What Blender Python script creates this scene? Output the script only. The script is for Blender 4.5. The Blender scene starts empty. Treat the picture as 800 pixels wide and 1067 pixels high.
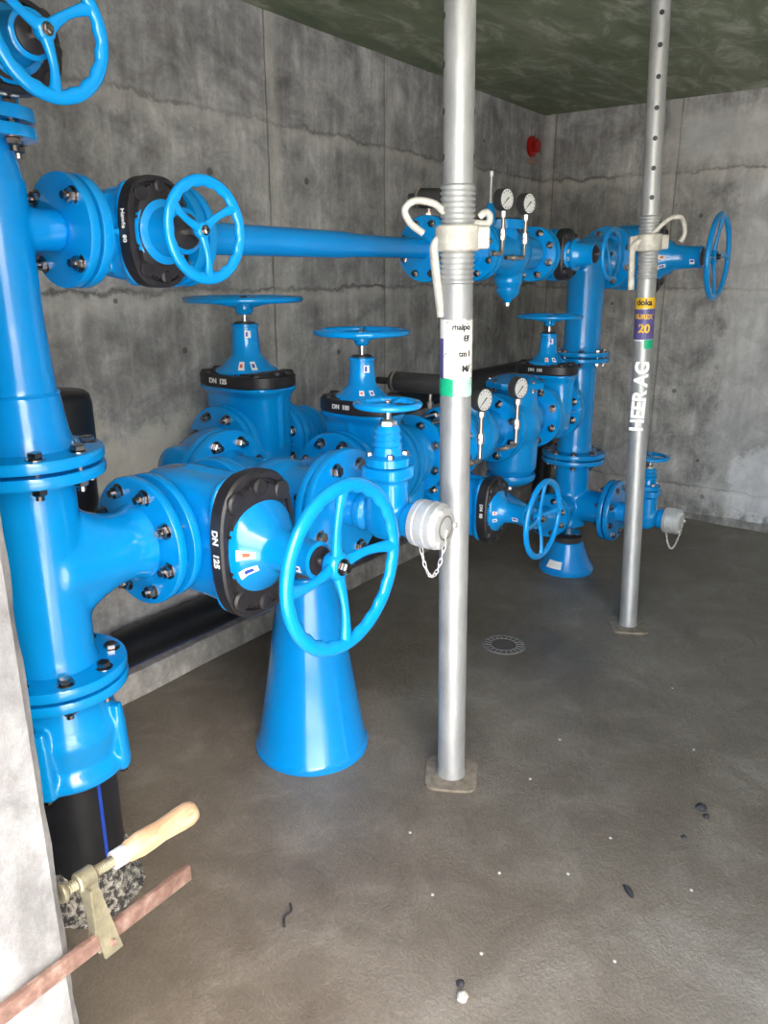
import bpy, bmesh, math, random
from mathutils import Vector, Matrix, noise
random.seed(7)
PI = math.pi
sc = bpy.context.scene
COL = sc.collection

# ------------------------------------------------------------------ materials
MATS = {}
def nodes_mat(name):
    m = bpy.data.materials.new(name); m.use_nodes = True
    nt = m.node_tree; b = nt.nodes['Principled BSDF']
    MATS[name] = m
    return m, nt, b
def N(nt, t, **kw):
    n = nt.nodes.new(t)
    for k, v in kw.items(): setattr(n, k, v)
    return n
def coords(nt, scale=None):
    tc = N(nt, 'ShaderNodeTexCoord')
    if scale is None: return tc.outputs['Object']
    mp = N(nt, 'ShaderNodeMapping'); mp.inputs['Scale'].default_value = scale
    nt.links.new(tc.outputs['Object'], mp.inputs['Vector'])
    return mp.outputs['Vector']
def noise_n(nt, vec, scale, detail=6, rough=.6, dist=0.0):
    n = N(nt, 'ShaderNodeTexNoise'); n.inputs['Scale'].default_value = scale
    n.inputs['Detail'].default_value = detail; n.inputs['Roughness'].default_value = rough
    n.inputs['Distortion'].default_value = dist
    nt.links.new(vec, n.inputs['Vector']); return n.outputs['Fac']
def ramp(nt, fac, stops):
    r = N(nt, 'ShaderNodeValToRGB'); e = r.color_ramp.elements
    while len(e) > 1: e.remove(e[-1])
    for i, (p, c) in enumerate(stops):
        if len(c) == 3: c = (*c, 1)
        if i == 0: e[0].position = p; e[0].color = c
        else:
            q = e.new(p); q.color = c
    nt.links.new(fac, r.inputs['Fac']); return r.outputs['Color']
def mixc(nt, fac, a, b, mode='MIX'):
    m = N(nt, 'ShaderNodeMix', data_type='RGBA', blend_type=mode)
    for sock, v in ((m.inputs[0], fac), (m.inputs[6], a), (m.inputs[7], b)):
        if hasattr(v, 'is_output'): nt.links.new(v, sock)
        elif isinstance(v, (int, float)): sock.default_value = v
        else: sock.default_value = (*v, 1) if len(v) == 3 else v
    return m.outputs[2]
def mth(nt, op, a, b=None, c=None, clamp=False):
    m = N(nt, 'ShaderNodeMath', operation=op, use_clamp=clamp)
    for i, v in enumerate((a, b, c)):
        if v is None: continue
        if hasattr(v, 'is_output'): nt.links.new(v, m.inputs[i])
        else: m.inputs[i].default_value = v
    return m.outputs[0]
def bump(nt, b, h, strength=.2, dist=.01):
    n = N(nt, 'ShaderNodeBump'); n.inputs['Strength'].default_value = strength
    n.inputs['Distance'].default_value = dist
    nt.links.new(h, n.inputs['Height']); nt.links.new(n.outputs['Normal'], b.inputs['Normal'])

def simple(name, col, rough=.5, metal=0, nscale=30, var=.12, bstr=.05, coat=0):
    m, nt, b = nodes_mat(name)
    v = coords(nt)
    f = noise_n(nt, v, nscale)
    c = ramp(nt, f, [(.3, tuple(x * (1 - var) for x in col)), (.7, tuple(min(1, x * (1 + var)) for x in col))])
    nt.links.new(c, b.inputs['Base Color'])
    b.inputs['Roughness'].default_value = rough; b.inputs['Metallic'].default_value = metal
    if coat: b.inputs['Coat Weight'].default_value = coat; b.inputs['Coat Roughness'].default_value = .08
    if bstr: bump(nt, b, noise_n(nt, v, nscale * 3), bstr, .003)
    return m

BLUE = simple('blue_epoxy', (.0015, .285, .72), .17, 0, 6, .05, .06, .4)
BLUE2 = simple('blue_epoxy_pipe', (.0015, .255, .69), .20, 0, 4, .06, .04, .4)
BLACK = simple('black_rubber_iron', (.022, .020, .022), .42, 0, 40, .3, .2)
PLAST = simple('black_polyethylene', (.012, .013, .016), .34, 0, 20, .3, .05)
GREYC = simple('dark_grey_plastic', (.045, .043, .044), .5, 0, 30, .2, .05)
STEEL = simple('bright_zinc_bolt', (.34, .31, .29), .24, 1, 60, .35, .1)
CHROME = simple('polished_stem', (.75, .72, .68), .18, 1, 40, .08, 0)
BRASS = simple('dull_nickel', (.55, .48, .42), .3, .9, 60, .2, .1)
ALU = simple('cast_aluminium', (.82, .81, .79), .36, .55, 60, .08, .1)
WHITE = simple('white_print', (.85, .85, .82), .5, 0, 30, .04, 0)
DIAL = simple('dial_face', (.80, .80, .77), .4, 0, 30, .05, 0)
INK = simple('black_ink', (.02, .02, .02), .5, 0, 30, .1, 0)
ORANGEINK = simple('red_ink', (.7, .12, .03), .5, 0, 30, .1, 0)
YEL = simple('yellow_sticker', (.85, .50, .02), .4, 0, 30, .1, 0)
PURP = simple('violet_sticker', (.10, .085, .26), .4, 0, 50, .25, 0)
GREEN = simple('green_sticker', (.01, .42, .20), .4, 0, 50, .25, 0)
NAVY = simple('blue_stripe', (.015, .06, .42), .35, 0, 30, .1, 0)
RED = simple('red_plastic', (.42, .012, .008), .4, 0, 30, .15, .05)
CLAMPM = simple('yellow_passivated_steel', (.24, .22, .15), .42, .6, 50, .3, .2)
GRATE = simple('grey_grate', (.27, .26, .24), .5, .3, 60, .3, .2)
STONE = simple('pale_stone', (.5, .48, .44), .8, 0, 60, .2, .3)
DSTONE = simple('dark_stone', (.035, .035, .04), .6, 0, 60, .3, .3)

def galv():
    m, nt, b = nodes_mat('galvanised_steel')
    v = coords(nt, (1, 1, .35))
    f = noise_n(nt, v, 22, 8, .7)
    g = noise_n(nt, coords(nt, (1, 1, 1)), 5, 5, .6)
    c = ramp(nt, f, [(.3, (.28, .285, .29)), (.55, (.40, .405, .405)), (.75, (.54, .54, .53))])
    c2 = mixc(nt, mth(nt, 'MULTIPLY', g, .35), c, (.60, .58, .53))
    nt.links.new(c2, b.inputs['Base Color'])
    b.inputs['Metallic'].default_value = .45
    r = ramp(nt, f, [(.3, (.36,) * 3), (.7, (.52,) * 3)])
    nt.links.new(r, b.inputs['Roughness'])
    bump(nt, b, f, .12, .003)
    return m
GALV = galv()
def pale_cement():
    return simple('cement_dusted_steel', (.56, .53, .46), .6, .2, 40, .25, .25)
DUSTY = pale_cement()

def sticker():
    m, nt, b = nodes_mat('worn_paper_sticker')
    v = coords(nt, (1, 1, 1))
    f = noise_n(nt, v, 90, 4, .7)
    g = noise_n(nt, coords(nt, (1, 1, .5)), 40, 3, .6)
    c = ramp(nt, f, [(.36, (.20, .16, .14)), (.42, (.80, .77, .72)), (.7, (.92, .90, .86))])
    c = mixc(nt, ramp(nt, g, [(.58, (0, 0, 0)), (.64, (1, 1, 1))]), c, (.78, .62, .50))
    nt.links.new(c, b.inputs['Base Color']); b.inputs['Roughness'].default_value = .45
    return m
STICK = sticker()
PALEG = simple('pale_green_tape', (.50, .78, .66), .4, 0, 60, .3, 0)

def rust():
    m, nt, b = nodes_mat('rusty_bar')
    v = coords(nt)
    f = noise_n(nt, v, 45, 8, .7)
    c = ramp(nt, f, [(.3, (.08, .042, .033)), (.5, (.155, .090, .070)), (.7, (.25, .175, .145))])
    nt.links.new(c, b.inputs['Base Color']); b.inputs['Roughness'].default_value = .75
    b.inputs['Metallic'].default_value = .2
    bump(nt, b, f, .5, .002); return m
RUST = rust()
def wood():
    m, nt, b = nodes_mat('beech_wood')
    v = coords(nt, (2.5, 14, 14))
    f = noise_n(nt, v, 9, 6, .6, 1.0)
    c = ramp(nt, f, [(.3, (.30, .175, .095)), (.55, (.42, .285, .175)), (.75, (.52, .39, .27))])
    nt.links.new(c, b.inputs['Base Color']); b.inputs['Roughness'].default_value = .5
    bump(nt, b, f, .15, .001); return m
WOOD = wood()

def line_mask(nt, coord, pos, width, wob, wobamp, soft=2.0):
    """1 on the line coord == pos (wobbly), 0 elsewhere"""
    d = mth(nt, 'SUBTRACT', coord, pos)
    w = mth(nt, 'MULTIPLY', mth(nt, 'SUBTRACT', wob, .5), wobamp)
    a = mth(nt, 'ABSOLUTE', mth(nt, 'ADD', d, w))
    return mth(nt, 'SUBTRACT', 1.0, mth(nt, 'DIVIDE', a, width), clamp=True)

def concrete_wall(name, horiz, base=1.0, zjoints=(), vjoints=(), tint=(1, 1, 1), pale=None):
    m, nt, b = nodes_mat(name)
    tc = N(nt, 'ShaderNodeTexCoord'); sp = N(nt, 'ShaderNodeSeparateXYZ')
    nt.links.new(tc.outputs['Object'], sp.inputs[0])
    h = sp.outputs[horiz]; z = sp.outputs['Z']
    big = noise_n(nt, tc.outputs['Object'], 1.35, 5, .62, .9)
    mid = noise_n(nt, tc.outputs['Object'], 7, 8, .68, .5)
    fine = noise_n(nt, tc.outputs['Object'], 60, 6, .7)
    streak = noise_n(nt, coords(nt, (1, 1, .12)), 26, 5, .6)
    wob = noise_n(nt, tc.outputs['Object'], 9, 5, .75)
    def t(c): return tuple(x * base * y for x, y in zip(c, tint))
    c = ramp(nt, big, [(.32, t((.085, .081, .082))), (.48, t((.175, .170, .168))), (.64, t((.34, .335, .325)))])
    c = mixc(nt, .55, c, ramp(nt, mid, [(.34, t((.085, .082, .08))), (.5, t((.20, .197, .195))), (.68, t((.37, .365, .355)))]))
    c = mixc(nt, .35, c, ramp(nt, streak, [(.3, (.25, .24, .23)), (.5, (.5, .5, .5)), (.72, (.9, .9, .9))]), 'OVERLAY')
    c = mixc(nt, .25, c, ramp(nt, fine, [(.3, (.2, .2, .2)), (.7, (.8, .8, .8))]), 'OVERLAY')
    hh = mth(nt, 'MULTIPLY', mid, .4)
    for pos in zjoints:
        fade = ramp(nt, noise_n(nt, tc.outputs['Object'], 2.3, 3, .6), [(.38, (.35,) * 3), (.60, (1,) * 3)])
        lm = mth(nt, 'MULTIPLY', line_mask(nt, z, pos, .011, wob, .085), fade)
        lm2 = mth(nt, 'MULTIPLY', line_mask(nt, z, pos - .03, .045, wob, .12), fade)
        c = mixc(nt, mth(nt, 'MULTIPLY', lm2, .45), c, t((.40, .385, .35)))
        c = mixc(nt, mth(nt, 'MULTIPLY', lm, .75), c, t((.05, .046, .042)))
        hh = mth(nt, 'SUBTRACT', hh, mth(nt, 'MULTIPLY', lm, .6))
    for pos in vjoints:
        lm = line_mask(nt, h, pos, .007, wob, .008)
        lm2 = line_mask(nt, h, pos + .03, .05, streak, .05)
        c = mixc(nt, mth(nt, 'MULTIPLY', lm2, .35), c, t((.36, .345, .31)))
        c = mixc(nt, mth(nt, 'MULTIPLY', lm, .6), c, t((.06, .055, .05)))
        hh = mth(nt, 'SUBTRACT', hh, mth(nt, 'MULTIPLY', lm, .5))
    # small blow holes
    vo = N(nt, 'ShaderNodeTexVoronoi'); vo.inputs['Scale'].default_value = 4.0
    nt.links.new(tc.outputs['Object'], vo.inputs['Vector'])
    dot = mth(nt, 'LESS_THAN', vo.outputs['Distance'], .055)
    c = mixc(nt, mth(nt, 'MULTIPLY', dot, .7), c, t((.04, .04, .04)))
    if pale:
        for (h0, h1, z0, z1, col, amt, wa) in pale:
            w1 = mth(nt, 'MULTIPLY', mth(nt, 'SUBTRACT', wob, .5), wa)
            ph = mth(nt, 'ADD', h, w1); pz = mth(nt, 'ADD', z, w1)
            def edge(v, a, b_):
                up = mth(nt, 'MULTIPLY', mth(nt, 'SUBTRACT', v, a), 14, clamp=True)
                dn = mth(nt, 'MULTIPLY', mth(nt, 'SUBTRACT', b_, v), 14, clamp=True)
                return mth(nt, 'MULTIPLY', up, dn)
            msk = mth(nt, 'MULTIPLY', mth(nt, 'MULTIPLY', edge(ph, h0, h1), edge(pz, z0, z1)), amt)
            cc = mixc(nt, mid, tuple(x * .6 for x in col), tuple(x * 1.35 for x in col))
            c = mixc(nt, msk, c, cc)
            hh = mth(nt, 'ADD', hh, mth(nt, 'MULTIPLY', msk, mth(nt, 'MULTIPLY', fine, .8)))
    nt.links.new(c, b.inputs['Base Color'])
    b.inputs['Roughness'].default_value = .82
    hh = mth(nt, 'ADD', hh, mth(nt, 'MULTIPLY', fine, .25))
    bump(nt, b, hh, .5, .02)
    return m

W_LEFT = concrete_wall('concrete_left', 'X', 1.82, (2.025, 1.40), (2.39, 3.16, 3.95), (1, 1, 1.0),
                       [(1.2, 1.95, .62, .98, (.62, .60, .52), .9, .5), (1.0, 2.2, .30, .66, (.42, .40, .37), .6, .5)])
W_BACK = concrete_wall('concrete_back', 'Y', 1.85, (2.02, 1.38, .20), (1.46, 2.22, .25), (1, .985, .96),
                       [(-1.6, 1.50, 2.03, 2.34, (.62, .61, .585), .85, .06), (-1.6, 1.15, .05, 2.0, (.66, .66, .66), .45, .5), (-1.6, .98, .02, .5, (.9, .9, .92), .55, .5)])
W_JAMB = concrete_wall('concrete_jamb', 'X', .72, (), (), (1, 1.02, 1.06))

def ceiling_mat():
    m, nt, b = nodes_mat('formwork_ceiling')
    tc = N(nt, 'ShaderNodeTexCoord')
    a = noise_n(nt, tc.outputs['Object'], 1.6, 6, .65, .8)
    f = noise_n(nt, coords(nt, (1, 2.2, 1)), 2.8, 9, .72, .6)
    g = noise_n(nt, tc.outputs['Object'], 50, 5, .7)
    c = ramp(nt, a, [(.3, (.11, .145, .085)), (.5, (.19, .22, .145)), (.7, (.32, .33, .26))])
    c = mixc(nt, .6, c, ramp(nt, f, [(.36, (.085, .12, .06)), (.52, (.20, .235, .14)), (.66, (.62, .60, .50))]))
    sp = N(nt, 'ShaderNodeSeparateXYZ'); nt.links.new(tc.outputs['Object'], sp.inputs[0])
    for ax, pos in (('Y', 1.62), ('Y', 1.12), ('Y', .62), ('X', 3.9)):
        lm = line_mask(nt, sp.outputs[ax], pos, .022, f, .03)
        c = mixc(nt, mth(nt, 'MULTIPLY', lm, .6), c, (.30, .29, .24))
    nt.links.new(c, b.inputs['Base Color']); b.inputs['Roughness'].default_value = .6
    bump(nt, b, mth(nt, 'ADD', g, f), .25, .01)
    return m
CEIL = ceiling_mat()

def floor_mat():
    m, nt, b = nodes_mat('damp_concrete_floor')
    tc = N(nt, 'ShaderNodeTexCoord')
    a = noise_n(nt, tc.outputs['Object'], 1.15, 5, .6, .7)
    f = noise_n(nt, tc.outputs['Object'], 5.5, 8, .7, .5)
    g = noise_n(nt, tc.outputs['Object'], 120, 5, .7)
    d = noise_n(nt, tc.outputs['Object'], 28, 5, .75)
    c = ramp(nt, a, [(.32, (.110, .087, .064)), (.5, (.180, .152, .120)), (.68, (.29, .265, .225))])
    c = mixc(nt, .45, c, ramp(nt, f, [(.32, (.105, .083, .060)), (.52, (.19, .165, .132)), (.7, (.33, .30, .255))]))
    c = mixc(nt, .35, c, ramp(nt, g, [(.3, (.25, .25, .25)), (.7, (.75, .75, .75))]), 'OVERLAY')
    c = mixc(nt, ramp(nt, d, [(.70, (0, 0, 0)), (.76, (.7, .7, .7))]), c, (.34, .33, .30))
    # damp band where rain water has run in
    sp = N(nt, 'ShaderNodeSeparateXYZ'); nt.links.new(tc.outputs['Object'], sp.inputs[0])
    r = ramp(nt, a, [(.38, (.30,) * 3), (.62, (.62,) * 3)])
    nt.links.new(c, b.inputs['Base Color']); nt.links.new(r, b.inputs['Roughness'])
    bump(nt, b, mth(nt, 'ADD', mth(nt, 'MULTIPLY', d, .6), mth(nt, 'ADD', f, mth(nt, 'MULTIPLY', g, .4))), .6, .012)
    return m
FLOOR = floor_mat()
OUT = simple('outside_gravel', (.42, .415, .40), .9, 0, 12, .25, .3)

# ------------------------------------------------------------------ mesh helpers
def new_obj(name, bm, mat, parent=None, M=None, ang=38):
    me = bpy.data.meshes.new(name)
    bmesh.ops.recalc_face_normals(bm, faces=bm.faces)
    for f in bm.faces: f.smooth = True
    bm.to_mesh(me); bm.free()
    try: me.set_sharp_from_angle(angle=math.radians(ang))
    except Exception: pass
    if isinstance(mat, (list, tuple)):
        for q in mat: me.materials.append(q)
    else: me.materials.append(mat)
    o = bpy.data.objects.new(name, me); COL.objects.link(o)
    if parent: o.parent = parent
    if M is not None: o.matrix_local = M
    return o
def use_mesh(name, me, parent, M):
    o = bpy.data.objects.new(name, me); COL.objects.link(o); o.parent = parent; o.matrix_local = M
    return o
def tag(o, label, cat, group=None, kind=None):
    o['label'] = label; o['category'] = cat
    if group: o['group'] = group
    if kind: o['kind'] = kind
    return o
def thing(name, label, cat, loc=(0, 0, 0), R=None, group=None):
    o = bpy.data.objects.new(name, None); COL.objects.link(o)
    o.empty_display_size = .05
    M = Matrix.Translation(loc)
    if R is not None: M = M @ R
    o.matrix_local = M
    return tag(o, label, cat, group)
def axisM(origin, d, ref=None):
    """matrix whose local Z points along d, at origin"""
    d = Vector(d).normalized()
    ref = Vector(ref) if ref is not None else (Vector((0, 0, 1)) if abs(d.z) < .9 else Vector((1, 0, 0)))
    x = ref - d * ref.dot(d); x.normalize(); y = d.cross(x)
    M = Matrix((x, y, d)).transposed().to_4x4(); M.translation = Vector(origin)
    return M
I4 = Matrix.Identity(4)
def lathe(bm, prof, M=I4, seg=40, sx=1, sy=1, n=2.0, mi=0):
    """prof [(r,z)...] revolved round local Z; n>2 gives a squarer outline"""
    rings = []
    for r, z in prof:
        ring = []
        for k in range(seg):
            a = 2 * PI * k / seg; c, s = math.cos(a), math.sin(a)
            if n != 2:
                q = (abs(c) ** n + abs(s) ** n) ** (-1 / n)
            else: q = 1
            rr = max(r, 1e-5)
            ring.append(bm.verts.new(M @ Vector((rr * q * c * sx, rr * q * s * sy, z))))
        rings.append(ring)
    fs = []
    for a, b in zip(rings[:-1], rings[1:]):
        for k in range(seg):
            fs.append(bm.faces.new((a[k], a[(k + 1) % seg], b[(k + 1) % seg], b[k])))
    fs.append(bm.faces.new(rings[0][::-1])); fs.append(bm.faces.new(rings[-1]))
    for f in fs: f.material_index = mi
    return rings
def loft(bm, secs, M=I4, seg=40, n=3.0):
    """secs [(z, halfx, halfy[, n][, cx, cy])]"""
    rings = []
    for s_ in secs:
        z, hx, hy = s_[:3]; nn = s_[3] if len(s_) > 3 else n
        ring = []
        for k in range(seg):
            a = 2 * PI * k / seg; c, s = math.cos(a), math.sin(a)
            ring.append(bm.verts.new(M @ Vector((hx * math.copysign(abs(c) ** (2 / nn), c), hy * math.copysign(abs(s) ** (2 / nn), s), z))))
        rings.append(ring)
    for a, b in zip(rings[:-1], rings[1:]):
        for k in range(seg): bm.faces.new((a[k], a[(k + 1) % seg], b[(k + 1) % seg], b[k]))
    bm.faces.new(rings[0][::-1]); bm.faces.new(rings[-1])
def tube(bm, pts, rad, seg=16, M=I4, flat=None, closed=False):
    """swept tube; rad a number or list; flat=(w,h) multiplies the two cross axes"""
    pts = [Vector(p) for p in pts]; n = len(pts)
    if not isinstance(rad, (list, tuple)): rad = [rad] * n
    ups = None; rings = []
    for i, p in enumerate(pts):
        if closed: t = pts[(i + 1) % n] - pts[i - 1]
        elif i == 0: t = pts[1] - pts[0]
        elif i == n - 1: t = pts[-1] - pts[-2]
        else: t = (pts[i + 1] - pts[i]).normalized() + (pts[i] - pts[i - 1]).normalized()
        t.normalize()
        if ups is None:
            ups = Vector((0, 0, 1)) if abs(t.z) < .9 else Vector((1, 0, 0))
        ups = (ups - t * ups.dot(t)).normalized(); sd = t.cross(ups)
        fw, fh = flat or (1, 1)
        rings.append([bm.verts.new(M @ (p + sd * (math.cos(2 * PI * k / seg) * rad[i] * fw) + ups * (math.sin(2 * PI * k / seg) * rad[i] * fh))) for k in range(seg)])
    pairs = list(zip(rings[:-1], rings[1:]))
    if closed: pairs.append((rings[-1], rings[0]))
    for a, b in pairs:
        for k in range(seg): bm.faces.new((a[k], a[(k + 1) % seg], b[(k + 1) % seg], b[k]))
    if not closed:
        bm.faces.new(rings[0][::-1]); bm.faces.new(rings[-1])
def box(bm, c, s, M=I4, bev=0):
    r = bmesh.ops.create_cube(bm, size=1)
    vs = r['verts']
    for v in vs: v.co = Vector((v.co.x * s[0], v.co.y * s[1], v.co.z * s[2])) + Vector(c)
    if bev:
        es = list({e for v in vs for e in v.link_edges})
        rr = bmesh.ops.bevel(bm, geom=es, offset=bev, segments=2, profile=.5, affect='EDGES')
        vs = list({v for f in rr['faces'] for v in f.verts} | {v for v in vs if v.is_valid})
    for v in vs: v.co = M @ v.co
    return vs
def arc_pts(c, r, a0, a1, n, u=(1, 0, 0), v=(0, 0, 1)):
    c, u, v = Vector(c), Vector(u), Vector(v)
    return [c + u * (r * math.cos(a0 + (a1 - a0) * i / n)) + v * (r * math.sin(a0 + (a1 - a0) * i / n)) for i in range(n + 1)]
def BM(): return bmesh.new()
def text_mesh(txt, size, mat, parent, M, name='lettering', bend=None, align='CENTER', depth=.0006, off=.035):
    cu = bpy.data.curves.new('t', 'FONT'); cu.body = txt; cu.size = size; cu.extrude = depth
    cu.align_x = align; cu.align_y = 'CENTER'; cu.offset = size * off
    o = bpy.data.objects.new('t', cu); COL.objects.link(o)
    dg = bpy.context.evaluated_depsgraph_get()
    me = bpy.data.meshes.new_from_object(o.evaluated_get(dg))
    bpy.data.objects.remove(o); bpy.data.curves.remove(cu)
    if bend:   # wrap local x round a cylinder of radius bend whose axis is local y, centre at z=-bend
        bm = bmesh.new(); bm.from_mesh(me)
        for v in bm.verts:
            a = v.co.x / bend; rr = bend + v.co.z
            v.co = Vector((rr * math.sin(a), v.co.y, rr * math.cos(a) - bend))
        bm.to_mesh(me); bm.free()
    me.materials.clear(); me.materials.append(mat); me.name = name
    return use_mesh(name, me, parent, M)
def cast(o, voxel=.006, it=6, f=.6):
    """merge the pieces of a casting into one skin with soft fillets"""
    m = o.modifiers.new('skin', 'REMESH'); m.mode = 'VOXEL'; m.voxel_size = voxel; m.use_smooth_shade = True
    s = o.modifiers.new('fillet', 'SMOOTH'); s.factor = f; s.iterations = it
    return o

# ------------------------------------------------------------------ fittings
BOLTS = {}
def bolt_mesh(size, grip):
    key = (size, grip)
    if key in BOLTS: return BOLTS[key]
    bm = BM(); h = grip / 2; s = size
    def hexa(z0, z1):
        lathe(bm, [(s * .80, z0), (s * .98, z0 + (z1 - z0) * .18), (s * .98, z0 + (z1 - z0) * .85), (s * .80, z1)], seg=6)
    lathe(bm, [(s * 1.25, h), (s * 1.25, h + s * .18)], seg=16)
    hexa(h + s * .18, h + s * .95)
    lathe(bm, [(s * 1.25, -h - s * .18), (s * 1.25, -h)], seg=16)
    hexa(-h - s * 1.05, -h - s * .18)
    lathe(bm, [(s * .52, -h - s * 1.7), (s * .52, h)], seg=10)
    me = bpy.data.meshes.new('bolt'); bmesh.ops.recalc_face_normals(bm, faces=bm.faces)
    bm.to_mesh(me); bm.free(); me.materials.append(STEEL)
    BOLTS[key] = me; return me
def add_bolts(parent, c, d, rpc, n, size=.0125, grip=.058, a0=None, ref=None, skip=()):
    me = bolt_mesh(size, grip)
    M = axisM(c, d, ref)
    if a0 is None: a0 = PI / n
    for k in range(n):
        if k in skip: continue
        a = a0 + 2 * PI * k / n
        use_mesh('bolt', me, parent, M @ Matrix.Translation((rpc * math.cos(a), rpc * math.sin(a), 0)) @ Matrix.Rotation(random.random() * 1.0, 4, 'Z'))
def flange(parent, c, d, R, t=.023, face=.7, mat=None):
    """disc whose outer face is at c and looks along d"""
    bm = BM()
    lathe(bm, [(R * .62, -t - .004), (R * .985, -t), (R, -t + .004), (R, -.004), (R * .985, 0), (R * face + .002, 0), (R * face, .0025)], axisM(c, d), 56)
    return new_obj('flange', bm, mat or BLUE, parent)
def gasket(parent, c, d, R):
    bm = BM(); lathe(bm, [(R, -.0035), (R, .0035)], axisM(c, d), 40)
    return new_obj('gasket', bm, BLACK, parent)
GAP = .004      # half of the gap between two mating flange faces
def joint(parent, c, d, R, n=8, size=.0125, t=.023, a0=None, skip=()):
    """gasket + bolts of a flange pair centred at c"""
    gasket(parent, c, d, R * .70)
    add_bolts(parent, c, d, R * .79, n, size, 2 * t + 2 * GAP, a0, skip=skip)

def handwheel(parent, z, R, tr, spokes, drop, rot=0, name='handwheel'):
    """wheel round local Z at height z: rim scalloped inside, dished spokes, hub and nut"""
    bm = BM()
    seg, cs = 96, 14
    rings = []
    for i in range(seg):
        a = 2 * PI * i / seg
        sc_ = .5 + .5 * math.cos(a * (spokes * 6))
        ring = []
        for k in range(cs):
            b = 2 * PI * k / cs
            cr = math.cos(b); rad = tr * (1.0 if cr > 0 else 1.0 + .30 * sc_ * (-cr))
            rr = R - tr + rad * cr
            ring.append(bm.verts.new((rr * math.cos(a), rr * math.sin(a), z + tr * .82 * math.sin(b))))
        rings.append(ring)
    for i in range(seg):
        a, b = rings[i], rings[(i + 1) % seg]
        for k in range(cs): bm.faces.new((a[k], b[k], b[(k + 1) % cs], a[(k + 1) % cs]))
    hr = R * .155
    for s in range(spokes):
        a = rot + 2 * PI * s / spokes
        u = Vector((math.cos(a), math.sin(a), 0)); v = Vector((-u.y, u.x, 0))
        pts = []; rad = []
        for i in range(11):
            t = i / 10; r = hr * .5 + (R - tr * 1.3 - hr * .5) * t
            zz = z - drop * (1 - t) ** 1.3
            pts.append(u * r + Vector((0, 0, zz)) + v * (R * .05 * math.sin(t * PI))); rad.append(tr * (.95 - .35 * math.sin(t * PI)))
        tube(bm, pts, rad, 12, flat=(1.15, .8))
    lathe(bm, [(hr * .75, z - drop - hr * .9), (hr, z - drop - hr * .5), (hr * 1.05, z - drop + hr * .2), (hr * .85, z - drop + hr * .5)], seg=28)
    w = new_obj(name, bm, BLUE, parent, ang=60)
    bm = BM()
    lathe(bm, [(hr * .62, z - drop + hr * .5), (hr * .62, z - drop + hr * .6)], seg=20)
    lathe(bm, [(hr * .42, z - drop + hr * .6), (hr * .46, z - drop + hr * .7), (hr * .46, z - drop + hr * .95), (hr * .35, z - drop + hr * 1.05)], seg=6)
    new_obj('nut', bm, STEEL, w)
    return w

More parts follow.
